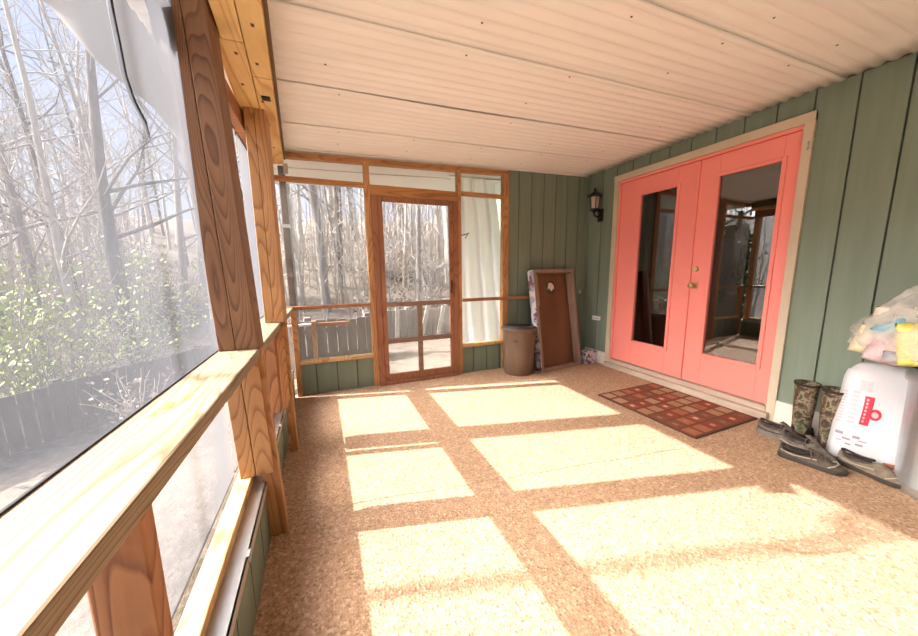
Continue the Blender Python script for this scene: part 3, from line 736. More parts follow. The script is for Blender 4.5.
# ------------------------------------------------------------------ shoes
def shoe(loc, rz, label, upper, sole, accent, laces=True, s=1.0, high=.10, lace_m=None):
    t = empty('sneaker' if laces else 'slip_on_shoe', loc, rz); t.scale = (s, s, s); tag(t, label, 'shoe')
    pts = [(-.140, .020), (-.12, .038), (-.06, .040), (.0, .040), (.06, .050), (.11, .048), (.145, .026), (.153, 0), (.145, -.028), (.11, -.048), (.06, -.048), (0, -.038), (-.06, -.038), (-.12, -.037), (-.140, -.02)]
    bm = bmesh.new(); a = [bm.verts.new((p[0]*.97, p[1]*.95, .008 if p[0] > .12 else 0)) for p in pts]; b_ = [bm.verts.new((p[0], p[1], .028+(.006 if p[0] < -.05 else 0)+(.006 if p[0] > .12 else 0))) for p in pts]
    bm.faces.new(a[::-1]); bm.faces.new(b_)
    for k in range(len(pts)): bm.faces.new((a[k], a[(k+1) % len(pts)], b_[(k+1) % len(pts)], b_[k]))
    build('sole', bm, sole, t, bevel=.006)
    # upper: open shell built from U-shaped ribs, roofed over the toes and instep, open at the ankle
    st = [(-.136, .012, .072*high/.1, .0), (-.128, .026, .086*high/.1, .0), (-.105, .034, .092*high/.1, .55), (-.06, .036, .080*high/.1, .62), (-.02, .036, .088*high/.1, .55), (.005, .037, .098*high/.1, .25), (.03, .039, .090*high/.1, 0), (.06, .043, .072*high/.1, 0), (.09, .044, .058*high/.1, 0), (.12, .038, .050*high/.1, 0), (.142, .020, .040, 0)]
    bm = bmesh.new(); rings = []; ns = 16
    for (x, w_, top, op) in st:
        r = []
        for k in range(ns+1):
            a_ = PI*k/ns                              # 0 = right base, PI = left base
            yy = w_*math.cos(a_)*(1.0 if abs(math.cos(a_)) > .5 else 1.0); zz = .022+(top-.022)*math.sin(a_)**.62
            if op and .18*PI < a_ < .82*PI:           # press the ankle opening down into the shell
                q = math.sin((a_/PI-.18)/.64*PI); zz -= op*top*q**.5*.85
            r.append(bm.verts.new((x, yy, zz)))
        rings.append(r)
    for i in range(len(rings)-1):
        for k in range(ns): bm.faces.new((rings[i][k], rings[i][k+1], rings[i+1][k+1], rings[i+1][k]))
    bm.faces.new(rings[0]); bm.faces.new(rings[-1])
    o = build('upper', bm, upper, t, smooth=True); md = o.modifiers.new('smooth', 'SUBSURF'); md.levels = 1; md.render_levels = 1
    bm = bmesh.new(); P = []
    for k in range(24):
        an = 2*PI*k/24; x = -.058+.066*math.cos(an); P.append(Vector((x, .026*math.sin(an), high*(.73+.14*abs(math.cos(an))**2))))
    tube(bm, P+[P[0]], .0065, 8, cap=False); build('collar', bm, accent, t, smooth=True)
    bm = bmesh.new(); bm.faces.new([bm.verts.new((-.058+.062*math.cos(2*PI*k/16), .025*math.sin(2*PI*k/16), high*.70)) for k in range(16)]); build('insole', bm, acc, t)
    bm = bmesh.new()                                  # stitched side overlays
    for sg in (-1, 1):
        tube(bm, [(-.125, sg*.030, .055), (-.07, sg*.040, .045), (-.01, sg*.041, .052), (.03, sg*.042, .060)], .0035, 6)
    tube(bm, [(.075, -.047, .035), (.10, -.040, .052), (.112, 0, .058), (.10, .040, .052), (.075, .047, .035)], .0035, 6)
    build('side_band', bm, lace_m or accent, t)
    if laces:
        bm = bmesh.new(); sections(bm, [((-.012, 0, high*1.08), (0, .019, 0), (.004, 0, .004)), ((.01, 0, high*1.0), (0, .020, 0), (0, 0, .006)), ((.05, 0, high*.80), (0, .016, 0), (0, 0, .006))], 12); build('tongue', bm, upper, t, smooth=True)
        bm = bmesh.new()
        for k in range(5):
            x = .004+.014*k; z = high*(1.0-.06*k)+.004
            tube(bm, [(x-.003, -.024, z-.016), (x, -.010, z), (x+.003, .010, z), (x+.006, .024, z-.016)], .0032, 6)
        tube(bm, [(.0, 0, high*1.05), (-.012, .03, high*.98), (-.005, .05, high*.6), (.02, .058, .03)], .0028, 6); tube(bm, [(.0, 0, high*1.05), (.005, -.035, high*.95), (.01, -.052, high*.6)], .0028, 6)
        build('laces', bm, mat('shoe laces', (.10, .08, .07), .8), t)
    return t
g_up = noisy('grey brown mesh upper', (.085, .068, .06), (.20, .165, .14), 34, .85)
d_up = noisy('dark brown shoe upper', (.055, .040, .032), (.12, .095, .075), 26, .8)
b_up = noisy('tan grey shoe upper', (.12, .09, .068), (.24, .195, .15), 26, .8)
sol_g = mat('grey sole', (.16, .14, .125), .7); sol_d = mat('dark sole', (.04, .033, .028), .7); acc = mat('dark lining', (.025, .018, .017), .8); acc2 = mat('light edging', (.36, .31, .25), .7)
shoe((3.362, 1.045, 0), math.radians(-93), 'leftmost worn grey laced sneaker by the doormat corner', g_up, sol_g, acc, True, .97, .12)
shoe((3.268, .885, 0), math.radians(-100), 'second worn grey laced sneaker in front of the boots', g_up, sol_g, acc, True, .97, .125, acc2)
shoe((3.165, .835, 0), math.radians(-76), 'low dark brown laced shoe with pale edging in front of the sneakers', d_up, sol_d, acc, True, .97, .092, acc2)
shoe((3.335, .655, 0), math.radians(-98), 'tan grey slip-on shoe against the white bag', b_up, sol_d, acc, False, .95, .11, acc2)

# ------------------------------------------------------------------ white feed bag
wb = empty('pet_food_bag', (3.455, .69, 0)); tag(wb, 'large white pet food bag with a red emblem leaning by the metal can', 'bag')
wb.rotation_euler = (0, math.radians(5), math.radians(-62))
bw, bh, bd = .180, .60, .075
def bagpt(u, v, side):
    """u,v in -1..1 / 0..1 ; side +-1 front/back"""
    half = bw*(1-.10*max(0, v-.80)/.2-.05*(1-v)*.3)
    corner = 1-.22*max(0, (v-.86)/.14)**2
    x = u*half*corner
    puff = (max(0, 1-abs(u)**3.0))**.5*(max(0.0, math.sin(PI*min(1, max(0, v*.92+.08))))**.42)
    y = side*bd*puff
    z = v*bh*(1-.03*u*u*(v > .9))
    wr_ = .006*noise.noise(Vector((u*2.4, v*4.2, side*3)))+.004*noise.noise(Vector((u*6, v*9, side*5)))
    return Vector((x, y+wr_*(1 if puff > .15 else .2)*side, z))
bm = bmesh.new(); NU, NV = 28, 36
for side in (-1, 1):
    g = [[bm.verts.new(bagpt(-1+2*i/NU, j/NV, side)) for i in range(NU+1)] for j in range(NV+1)]
    for j in range(NV):
        for i in range(NU): bm.faces.new((g[j][i], g[j][i+1], g[j+1][i+1], g[j+1][i]))
bmesh.ops.remove_doubles(bm, verts=bm.verts, dist=.004)
lean = Matrix.Rotation(math.radians(-9), 4, 'X')
for v in bm.verts: v.co = lean @ v.co
zmin = min(v.co.z for v in bm.verts)
for v in bm.verts: v.co.z -= zmin
bagm = noisy('white woven plastic', (.62, .62, .68), (.70, .70, .76), 3, .38, bmp=.1)
build('bag_body', bm, bagm, wb, smooth=True)
def decal(name, polys, col, lift=.0025):
    bm = bmesh.new()
    for poly in polys:
        # fan strips following the bulged face
        n_ = len(poly); us = [p[0] for p in poly]; vs2 = [p[1] for p in poly]
        if n_ == 4:
            k = 5; g = []
            for j in range(k+1):
                r = []
                for i in range(k+1):
                    a, b_ = i/k, j/k
                    u = (us[0]*(1-a)+us[1]*a)*(1-b_)+(us[3]*(1-a)+us[2]*a)*b_; v = (vs2[0]*(1-a)+vs2[1]*a)*(1-b_)+(vs2[3]*(1-a)+vs2[2]*a)*b_
                    p = bagpt(u, v, -1); p.y -= lift; p = lean @ p; p.z -= zmin; r.append(bm.verts.new(p))
                g.append(r)
            for j in range(k):
                for i in range(k): bm.faces.new((g[j][i], g[j][i+1], g[j+1][i+1], g[j+1][i]))
        else:
            vv = []
            for u, v in poly:
                p = bagpt(u, v, -1); p.y -= lift; p = lean @ p; p.z -= zmin; vv.append(bm.verts.new(p))
            bm.faces.new(vv)
    return build(name, bm, mat(name+' ink', col, .5), wb)
def quad(u0, u1, v0, v1):
    u0 -= .48; u1 -= .48
    return [(u0, v0), (u1, v0), (u1, v1), (u0, v1)]
decal('red_emblem', [quad(-.06, .13, .38, .66)], (.55, .035, .07))
circ = [(-.27+.13*math.cos(2*PI*k/16), .50+.055*math.sin(2*PI*k/16)) for k in range(16)]
decal('red_emblem_disc', [circ], (.55, .035, .07), .003)
decal('emblem_inner_disc', [[(-.27+.075*math.cos(2*PI*k/16), .50+.030*math.sin(2*PI*k/16)) for k in range(16)]], (.72, .45, .50), .004)
decal('emblem_strokes', [quad(-.02, .02, .405+.035*k, .425+.035*k) for k in range(7)], (.70, .45, .50), .0042)
decal('grey_lettering', [quad(-.30, -.16, .37+.042*k, .40+.042*k) for k in range(8)]+[quad(-.48, -.40, .36+.03*k, .375+.03*k) for k in range(11)], (.50, .48, .56))
decal('grey_patch', [quad(-.20, .05, .70, .80)], (.55, .54, .58))
sk = []
for (a, b_, c, d) in ((-.45, -.30, .24, .27), (-.30, -.14, .20, .22), (-.12, .04, .235, .26), (-.02, .14, .17, .19), (-.22, -.10, .155, .17), (-.40, -.30, .175, .185), (.02, .2, .215, .225)): sk.append(quad(a, b_, c, d))
decal('sketch_drawing', sk, (.30, .27, .33))
random.seed(3)
sp_ = []
for k in range(26):
    u = random.uniform(.42, .80); v = random.uniform(.12, .50)
    if k > 22: v = random.uniform(.6, .72)
    sp_.append([(u+.045*math.cos(2*PI*i/7)*random.uniform(.6, 1), v+.013*math.sin(2*PI*i/7)*random.uniform(.6, 1)) for i in range(7)])
decal('purple_print', sp_, (.20, .13, .24))

# ------------------------------------------------------------------ galvanised can
gc = empty('metal_can', (3.405, .418, 0)); tag(gc, 'ribbed galvanised metal can at the right edge of the photo', 'can')
bm = bmesh.new(); lathe(bm, [(0, .012), (.158, .012), (.160, 0), (.168, .0), (.170, .03), (.172, .045), (.178, .05), (.172, .055), (.176, .30), (.184, .58), (.190, .585), (.184, .592)], seg=96, fn=lambda a, z: 1+(.018*abs(math.sin(a*14)) if .06 < z < .56 else 0))
build('can_body', bm, M['metal'], gc, smooth=True)
bm = bmesh.new(); lathe(bm, [(.190, .575), (.198, .577), (.199, .605), (.190, .612), (.12, .630), (.05, .642), (0, .645)], seg=48); build('can_lid', bm, M['metal'], gc, smooth=True)
for s in (1, -1):
    bm = bmesh.new()
    a0 = -2.6 if s > 0 else .55
    P = [(.178*math.cos(a0+d), .178*math.sin(a0+d), z) for d, z in ((-.2, .47), (-.2, .46),)]
    tube(bm, [(.18*math.cos(a0-.2), .18*math.sin(a0-.2), .48), (.215*math.cos(a0-.18), .215*math.sin(a0-.18), .45), (.215*math.cos(a0+.18), .215*math.sin(a0+.18), .45), (.18*math.cos(a0+.2), .18*math.sin(a0+.2), .48)], .005, 8)
    build('can_handle', bm, M['metal'], gc)
bk = B('brick', (-.045, .045, -.10, .10, 0, .06), noisy('red brown brick', (.30, .09, .05), (.40, .15, .09), 20, .9), None, .004)
bk.location = (3.47, .625, 0); bk.rotation_euler = (0, 0, math.radians(-20)); tag(bk, 'red brown brick between the white bag and the metal can', 'brick')

# ------------------------------------------------------------------ clear plastic bag full of wrappers
pb = empty('plastic_bag', (3.42, .60, .62)); tag(pb, 'clear plastic bag stuffed with colourful wrappers on the can and white bag', 'bag')
def plastic():
    K = bpy.data.materials.new('thin clear plastic'); K.use_nodes = True; t = K.node_tree; n = t.nodes; n.clear()
    o = n.new('ShaderNodeOutputMaterial'); tr = n.new('ShaderNodeBsdfTransparent'); p = n.new('ShaderNodeBsdfPrincipled')
    p.inputs['Base Color'].default_value = (.80, .80, .78, 1); p.inputs['Roughness'].default_value = .22
    nz = n.new('ShaderNodeTexNoise'); nz.inputs['Scale'].default_value = 9; nz.inputs['Detail'].default_value = 5
    c = n.new('ShaderNodeTexCoord'); t.links.new(c.outputs['Object'], nz.inputs['Vector'])
    mr = n.new('ShaderNodeMapRange'); mr.inputs[1].default_value = .35; mr.inputs[2].default_value = .7; mr.inputs[3].default_value = .22; mr.inputs[4].default_value = .62
    t.links.new(nz.outputs['Fac'], mr.inputs[0])
    bp = n.new('ShaderNodeBump'); bp.inputs['Strength'].default_value = .8; bp.inputs['Distance'].default_value = .02; t.links.new(nz.outputs['Fac'], bp.inputs['Height']); t.links.new(bp.outputs[0], p.inputs['Normal'])
    mx = n.new('ShaderNodeMixShader'); t.links.new(mr.outputs[0], mx.inputs[0]); t.links.new(tr.outputs[0], mx.inputs[1]); t.links.new(p.outputs[0], mx.inputs[2]); t.links.new(mx.outputs[0], o.inputs[0])
    return K
PL = plastic()
def blob(bm, c, r, sub=4, amp=.12, fr=5, seed=0, taper=None):
    ret = bmesh.ops.create_icosphere(bm, subdivisions=sub, radius=1)
    for v in ret['verts']:
        d = v.co.copy(); n_ = noise.noise(d*fr*.5+Vector((seed, 0, 0)))+.5*noise.noise(d*fr*1.3+Vector((0, seed, 0)))
        s = 1+amp*n_
        p = Vector((d.x*r[0]*s, d.y*r[1]*s, d.z*r[2]*s))
        if taper: p = taper(p)
        v.co = Vector(c)+p
def tp(p):
    z = p.z/.20
    if z > 0: k = 1-.55*z; p.x *= k; p.y *= k; p.z *= 1.25
    if z < -.55: p.z = -.11-(p.z+.11)*.2
    return p
bm = bmesh.new(); blob(bm, (0, .0, .17), (.17, .235, .215), 5, .14, 6, 2, tp)
for v in bm.verts: v.co.z = max(v.co.z, .035)
sb = build('bag_skin', bm, PL, pb, smooth=True)
bm = bmesh.new()
ringsP = [(0.0, .0, .40, .055), (.01, -.01, .435, .030), (.01, -.015, .455, .034), (.015, -.02, .485, .06)]
sections(bm, [((x, y, z), (r, 0, 0), (0, r*.8, 0)) for x, y, z, r in ringsP], 14, cap=False); build('tied_neck', bm, PL, pb, smooth=True)
def pillow(name, loc, rot, size, col, col2=None):
    bm = bmesh.new(); n_ = 10
    for s in (-1, 1):
        g = [[bm.verts.new((size[0]*(i/n_-.5), s*size[2]*.5*(max(0, (1-abs(2*i/n_-1)**2.5)*(1-abs(2*j/n_-1)**2.5)))**.5, size[1]*(j/n_-.5))) for i in range(n_+1)] for j in range(n_+1)]
        for j in range(n_):
            for i in range(n_): bm.faces.new((g[j][i], g[j][i+1], g[j+1][i+1], g[j+1][i]))
    bmesh.ops.remove_doubles(bm, verts=bm.verts, dist=.0008)
    mm = noisy(name+' print', col, col2 or tuple(min(1, c*1.3) for c in col), 14, .35, bmp=.2)
    o = build(name, bm, mm, pb, smooth=True); o.location = loc; o.rotation_euler = tuple(math.radians(a) for a in rot); return o
cream, cream2 = (.72, .66, .42), (.80, .78, .60)
pillow('cream_wrapper', (-.07, .135, .13), (8, 12, -62), (.13, .17, .09), cream, cream2)
pillow('printed_wrapper', (-.12, .07, .10), (5, 12, -70), (.13, .16, .05), (.42, .22, .28), (.75, .70, .74))
pillow('yellow_wrapper', (-.13, -.01, .14), (0, -8, -72), (.10, .22, .05), (.80, .70, .06), (.85, .80, .35))
pillow('pale_green_wrapper', (-.11, -.08, .085), (5, 20, -75), (.20, .13, .06), (.60, .62, .30), (.78, .76, .55))
pillow('blue_wrapper', (-.12, .07, .215), (12, -35, -70), (.12, .055, .04), (.10, .42, .60), (.35, .62, .72))
pillow('blue_wrapper', (-.13, -.13, .18), (0, 8, -72), (.17, .06, .05), (.08, .38, .55), (.30, .62, .75))
pillow('yellow_wrapper', (-.11, -.13, .26), (0, -12, -72), (.12, .07, .04), (.85, .68, .05), (.9, .8, .3))
pillow('cream_wrapper', (-.02, .06, .25), (20, 0, -65), (.20, .15, .06), (.74, .68, .60), (.80, .78, .72))
pillow('white_wrapper', (0, -.07, .28), (10, 10, -80), (.20, .15, .06), (.72, .68, .66), (.82, .80, .78))
pillow('dark_wrapper', (-.135, .04, .065), (0, 0, -65), (.07, .06, .03), (.16, .16, .22), (.5, .5, .55))

# ------------------------------------------------------------------ cloth hanging outside the near screen
def cloth(name, outline_top, outline_bot, xoff, n=22, m_=16, seed=1, amp=.03):
    bm = bmesh.new(); g = []
    for j in range(m_+1):
        b_ = j/m_; r = []
        for i in range(n+1):
            a = i/n
            def ev(pl):
                f = a*(len(pl)-1); k = min(int(f), len(pl)-2); q = f-k
                return Vector((0, pl[k][0]*(1-q)+pl[k+1][0]*q, pl[k][1]*(1-q)+pl[k+1][1]*q))
            p = ev(outline_top)*(1-b_)+ev(outline_bot)*b_
            x = xoff+amp*math.sin(a*9+b_*2)*(.4+.6*b_)+amp*.5*noise.noise(Vector((p.y*4, p.z*2, seed)))
            r.append(bm.verts.new((x, p.y, p.z)))
        g.append(r)
    for j in range(m_):
        for i in range(n): bm.faces.new((g[j][i], g[j][i+1], g[j+1][i+1], g[j+1][i]))
    return bm
clm = mat('cream canvas', (.19, .175, .155), .85); t_, n_, b_s = nodes(clm)
b_s.inputs['Transmission Weight'].default_value = 0.0
cl = empty('canvas_sheet', (-1.0, 4.6, 3.9)); tag(cl, 'cream canvas sheet hung in the yard, high in the near screen beside the dark post', 'cloth')
bm = bmesh.new(); edge_l = [(-1.95, 3.95), (-1.66, 3.68), (-1.34, 3.22), (-.98, 2.90), (-.72, 2.46), (-.70, .40)]
g = []
for j in range(41):
    f = j/40*(len(edge_l)-1); k = min(int(f), len(edge_l)-2); q = f-k
    xl = edge_l[k][0]*(1-q)+edge_l[k+1][0]*q; z = edge_l[k][1]*(1-q)+edge_l[k+1][1]*q; r = []
    for i in range(25):
        x = xl+(-.30-xl)*i/24
        r.append(bm.verts.new((x+1.0, .05*math.sin(x*9+z*1.3)+.06*noise.noise(Vector((x*1.5, z*1.2, 4))), z-3.9)))
    g.append(r)
for j in range(40):
    for i in range(24): bm.faces.new((g[j][i], g[j][i+1], g[j+1][i+1], g[j+1][i]))
o = build('sheet_fabric', bm, clm, cl, smooth=True); md = o.modifiers.new('t', 'SOLIDIFY'); md.thickness = .003
bm = bmesh.new(); tube(bm, [(-1.1, .0, .06), (.75, .0, .02)], .015, 8); build('hanging_pole', bm, M['metal'], cl)
bm = bmesh.new(); tube(bm, [(0.2, 1.056, 1.783), (0.2, 1.058, 1.739), (0.2, 1.065, 1.681), (0.2, 1.072, 1.621), (0.2, 1.098, 1.579), (0.2, 1.145, 1.547), (0.2, 1.155, 1.512)], [.006, .006, .006, .006, .005, .004, .002], 8)
o = build('dark_strap', bm, mat('dark webbing', (.035, .04, .06), .8), None, smooth=True); tag(o, 'dark strap hanging in a curve against the top of the near screen', 'strap')
bm = bmesh.new(); A_ = []
for (y, z) in [(1.379, 1.992), (1.406, 1.946), (1.411, 1.901), (1.442, 1.893), (1.474, 1.93), (1.525, 1.93), (1.621, 2.077), (1.667, 2.194)]: A_.append((bm.verts.new((.154, y, z)), bm.verts.new((.157, y, z))))
bm.faces.new([p[0] for p in A_]); bm.faces.new([p[1] for p in A_][::-1])
for k in range(len(A_)): q = A_[k]; r = A_[(k+1) % len(A_)]; bm.faces.new((q[0], q[1], r[1], r[0]))
o = build('torn_cloth', bm, mat('slate blue cloth', (.02, .024, .045), .9))
tag(o, 'torn slate blue cloth scrap hanging by the top of the thick dark post', 'cloth')

# ------------------------------------------------------------------ downpipe outside the far corner
dp = empty('downpipe', (.30, 3.36, 0)); tag(dp, 'dark downpipe outside the far left corner', 'pipe')
bm = bmesh.new(); box(bm, -.028, .028, -.03, .03, -.1, 2.08); build('pipe_run', bm, mat('dark brown gutter metal', (.10, .07, .06), .5, .3), dp, bevel=.008)
for z in (.7, 1.55):
    bm = bmesh.new(); box(bm, -.032, .032, -.034, .034, z, z+.03); build('pipe_strap', bm, M['metal'], dp)

# ================================================================== OUTSIDE
def gz(x, y):
    """ground height outside"""
    t1 = min(1, max(0, (-.3-x)/2.2)); base = -.28-.75*t1*t1*(3-2*t1)
    d_ = math.hypot(x, y); far_ = .24*max(0, d_-9.5)*min(1, max(0, (d_-9.5)/6)) if d_ < 40 else .24*30.5
    rise = 0
    return base+far_+rise+.05*noise.noise(Vector((x*.5, y*.5, 0)))
bm = bmesh.new(); gxs = [-60+i*1.0 for i in range(45)]+[-15+i*.35 for i in range(44)]+[.15, .4, 1, 2, 3, 4, 5, 6, 7, 8, 10, 14, 20, 30]
gys = [-25, -15, -10, -6, -4, -3, -2]+[-1+i*.35 for i in range(50)]+[17+i*2.5 for i in range(20)]
g = []
for y in gys:
    g.append([bm.verts.new((x, y, gz(x, y)-(.25 if (x > .14 and y < 3.4) else 0))) for x in gxs])
for j in range(len(gys)-1):
    for i in range(len(gxs)-1): bm.faces.new((g[j][i], g[j][i+1], g[j+1][i+1], g[j+1][i]))
GM = mat('leaf strewn ground', (.5, .4, .3), .95); t, n, b = nodes(GM)
v = mapping(GM); f1 = noise_n(GM, v, 9, 6, .75); f2 = noise_n(GM, v, .7, 3, .5)
c = ramp(GM, f1, [(.3, (.06, .045, .033)), (.5, (.12, .095, .072)), (.68, (.20, .17, .14))])
c = mixc(GM, ramp(GM, f2, [(.45, (0, 0, 0)), (.6, (.6, .6, .6))]), c, (.19, .16, .13)); t.links.new(c, b.inputs['Base Color']); bump(GM, f1, .6, .04)
o = build('ground', bm, GM, smooth=True); tag(o, kind='structure')

bark_d = noisy('dark bark', (.07, .062, .056), (.13, .115, .105), 14, .95, (1, 1, .25), .6, bd=.02)
bark_g = noisy('grey bark', (.22, .20, .18), (.33, .30, .275), 14, .95, (1, 1, .25), .5, bd=.02)
bark_p = noisy('pale bark', (.38, .34, .30), (.52, .48, .43), 14, .95, (1, 1, .25), .4, bd=.02)

def tree_mesh(seed, h=9, r=.12, lean=(0, 0), levels=2, nb=12, spread=1.0, start=.28):
    rnd = random.Random(seed); bm = bmesh.new()
    def limb(p, d, ln_, r0, lev, seg):
        n_ = 7 if lev == 0 else 5; pts = [p.copy()]; rad = [r0]
        for i in range(n_):
            d = (d+Vector((rnd.uniform(-1, 1), rnd.uniform(-1, 1), rnd.uniform(-.5, .8)))*(.06 if lev == 0 else .20)).normalized()
            p = p+d*(ln_/n_); pts.append(p.copy()); rad.append(r0*(1-(i+1)/n_*.86))
        tube(bm, pts, rad, seg, cap=False)
        if lev < levels:
            for k in range(nb if lev == 0 else 5):
                tt = rnd.uniform(start, .98) if lev == 0 else rnd.uniform(.25, .95)
                f = tt*n_; i = min(int(f), n_-1); q = f-i
                bp = pts[i].lerp(pts[i+1], q); a = rnd.uniform(0, 2*PI)
                side = Vector((math.cos(a), math.sin(a), 0)); up = rnd.uniform(.3, 1.1)
                nd = (side*spread+Vector((0, 0, up))+(d*.4 if lev else Vector())).normalized()
                limb(bp, nd, ln_*(rnd.uniform(.22, .42) if lev == 0 else rnd.uniform(.3, .55)), rad[i]*rnd.uniform(.3, .5), lev+1, 4 if lev == 0 else 3)
    d0 = Vector((lean[0], lean[1], 1)).normalized()
    limb(Vector((0, 0, -.3)), d0, h, r, 0, 9)
    bmesh.ops.recalc_face_normals(bm, faces=bm.faces)
    me = bpy.data.meshes.new('bare_tree'); bm.to_mesh(me); bm.free()
    for p_ in me.polygons: p_.use_smooth = True
    return me
def put_tree(me, x, y, label, bark, rz=0, s=1.0, group=None, name='bare_tree'):
    if not me.materials: me.materials.append(bark)
    o = bpy.data.objects.new(name, me); COL.objects.link(o); o.location = (x, y, gz(x, y)); o.rotation_euler = (0, 0, rz); o.scale = (s, s, s)
    tag(o, label, 'tree', group)
    if me.materials[0] != bark:
        o.material_slots[0].link = 'OBJECT'; o.material_slots[0].material = bark
    return o
# individually recognisable trees seen through the near screen
put_tree(tree_mesh(11, 11, .30, (-.09, .03), 2, 9, 1, .35), -6.1, 9.6, 'thickest grey leaning tree at the left edge beyond the fence', bark_g)
put_tree(tree_mesh(12, 9, .17, (-.04, 0), 2, 9, 1, .3), -4.85, 7.3, 'dark trunk at the left edge in front of the thick grey tree', bark_d)
put_tree(tree_mesh(13, 9, .075, (.02, .02), 2, 12, 1, .25), -4.9, 9.2, 'slender bare tree left of the middle of the near screen', bark_g)
put_tree(tree_mesh(14, 10, .085, (-.05, .0), 2, 12, 1, .25), -4.1, 9.0, 'slender pale tree in the middle of the near screen', bark_p)
put_tree(tree_mesh(15, 10, .13, (-.06, .0), 2, 12, 1, .3), -3.1, 8.4, 'dark mossy tree close to the thick dark post', bark_d)
# through the far screens
put_tree(tree_mesh(16, 11, .15, (-.02, .0), 2, 12, .8, .35), .55, 11.2, 'straight grey tree in the middle of the far left screen', bark_g)
put_tree(tree_mesh(17, 10, .07, (.02, .0), 2, 12, .8, .3), -.25, 9.6, 'thin tree at the left side of the far left screen', bark_g)
put_tree(tree_mesh(18, 11, .10, (.0, .0), 2, 12, .8, .35), 2.25, 10.4, 'dark straight trunk left of centre in the screen door view', bark_d)
put_tree(tree_mesh(19, 11, .10, (.01, .0), 2, 12, .8, .35), 3.55, 11.0, 'grey trunk right of centre in the screen door view', bark_g)
# the tree whose shadow crosses the sunlit floor, left of everything seen
def bent_pole(pts, rads, forks=()):
    bm = bmesh.new(); tube(bm, pts, rads, 10, cap=False)
    for f in forks: tube(bm, f[0], f[1], 6, cap=False)
    me = bpy.data.meshes.new('bare_tree'); bm.to_mesh(me); bm.free(); return me
sh = put_tree(bent_pole([(0, 0, -.2), (0, .02, 2), (.0, .05, 4.5), (0, .03, 6), (0, -.03, 7.5), (.05, 0, 9.5)], [.05, .045, .035, .029, .025, .010], [([(0, .04, 7.4), (.5, .3, 8.6), (.7, .9, 10)], [.03, .02, .005]), ([(0, 0, 7.9), (-.4, -.4, 9), (-.7, -.6, 10)], [.03, .02, .005])]), -5.7, 2.62, 'thin young tree standing left of the porch', bark_g)
# woods
bank = [tree_mesh(40+i, 9+i*.5, .06+.02*i, (random.uniform(-.05, .05), 0), 2, 11, .8, .25) for i in range(5)]
rnd = random.Random(5)
n_w = 0
wood_spots = []
while n_w < 120:
    az = rnd.uniform(math.radians(-50), math.radians(34)); d = rnd.uniform(11, 34)
    x, y = .6+d*math.sin(az), d*math.cos(az)
    if x > 3.2 and y < 9: continue
    if any((x-a)**2+(y-b_)**2 < .8 for a, b_ in wood_spots): continue
    wood_spots.append((x, y)); n_w += 1
    put_tree(bank[n_w % 5], x, y, 'bare tree among many in the woods behind the porch', (bark_g, bark_p, bark_g, bark_d)[n_w % 4], rnd.uniform(0, 6.28), rnd.uniform(.8, 1.3), 'bare trees of the woods')

# undergrowth with light spring leaves
leaf_g = mat('fresh spring leaves', (.36, .44, .12), .6); leaf_g.node_tree.nodes['Principled BSDF'].inputs['Subsurface Weight'].default_value = 0
leaf_y = mat('dry winter leaves', (.24, .20, .14), .8)
ever = noisy('evergreen foliage', (.05, .09, .035), (.10, .15, .06), 9, .7, bmp=0)
def bush_mesh(seed, h, w_, n_tw, leaves, lsize, mats):
    rnd = random.Random(seed); bm = bmesh.new()
    for k in range(n_tw):
        a = rnd.uniform(0, 2*PI); p = Vector((rnd.uniform(-.1, .1), rnd.uniform(-.1, .1), -.1)); d = Vector((math.cos(a)*w_/h*rnd.random(), math.sin(a)*w_/h*rnd.random(), 1)).normalized()
        pts = [p.copy()]
        for i in range(6):
            d = (d+Vector((rnd.uniform(-1, 1), rnd.uniform(-1, 1), rnd.uniform(-.6, .4)))*.22).normalized(); p = p+d*h/6*rnd.uniform(.7, 1.2); pts.append(p.copy())
        tube(bm, pts, [.014*(1-i/8) for i in range(7)], 4, cap=False, mi=0)
        for q in range(leaves):
            i = rnd.randint(1, 5); b0 = pts[i].lerp(pts[i+1], rnd.random())+Vector((rnd.gauss(0, 1), rnd.gauss(0, 1), rnd.gauss(0, 1)))*.12
            u = Vector((rnd.uniform(-1, 1), rnd.uniform(-1, 1), rnd.uniform(-1, 1))).normalized(); v_ = u.orthogonal().normalized()
            s = lsize*rnd.uniform(.6, 1.3)
            f = bm.faces.new([bm.verts.new(b0+u*s), bm.verts.new(b0+v_*s*.5), bm.verts.new(b0-u*s), bm.verts.new(b0-v_*s*.5)]); f.material_index = 1
    me = bpy.data.meshes.new('shrub'); bm.to_mesh(me); bm.free()
    for mm in mats: me.materials.append(mm)
    return me
def put(me, name, x, y, label, cat, group=None, rz=0, s=1, z=None):
    o = bpy.data.objects.new(name, me); COL.objects.link(o); o.location = (x, y, gz(x, y) if z is None else z); o.rotation_euler = (0, 0, rz); o.scale = (s, s, s); tag(o, label, cat, group); return o
sm = bush_mesh(1, 3.2, 2.4, 22, 60, .045, [bark_g, leaf_g]); sm2 = bush_mesh(2, 2.4, 2.0, 14, 32, .05, [bark_p, leaf_g])
put(sm, 'leafy_shrub', -4.6, 6.7, 'tall shrub with fresh yellow-green leaves at the left edge of the near screen', 'shrub')
put(sm2, 'leafy_shrub', -3.9, 7.8, 'yellow-green leafy shrub in the middle of the near screen behind the fence', 'shrub', None, 1)
put(sm, 'leafy_shrub', -3.0, 8.0, 'yellow-green leafy shrub around the dark mossy tree', 'shrub', None, 2, .95)
put(sm, 'leafy_shrub', -3.4, 6.6, 'yellow-green leafy shrub just behind the low fence, nearest the porch', 'shrub', None, 5, .8)
put(sm2, 'leafy_shrub', -5.2, 9.0, 'yellow-green leafy shrub further back behind the fence', 'shrub', None, 4, 1.3)
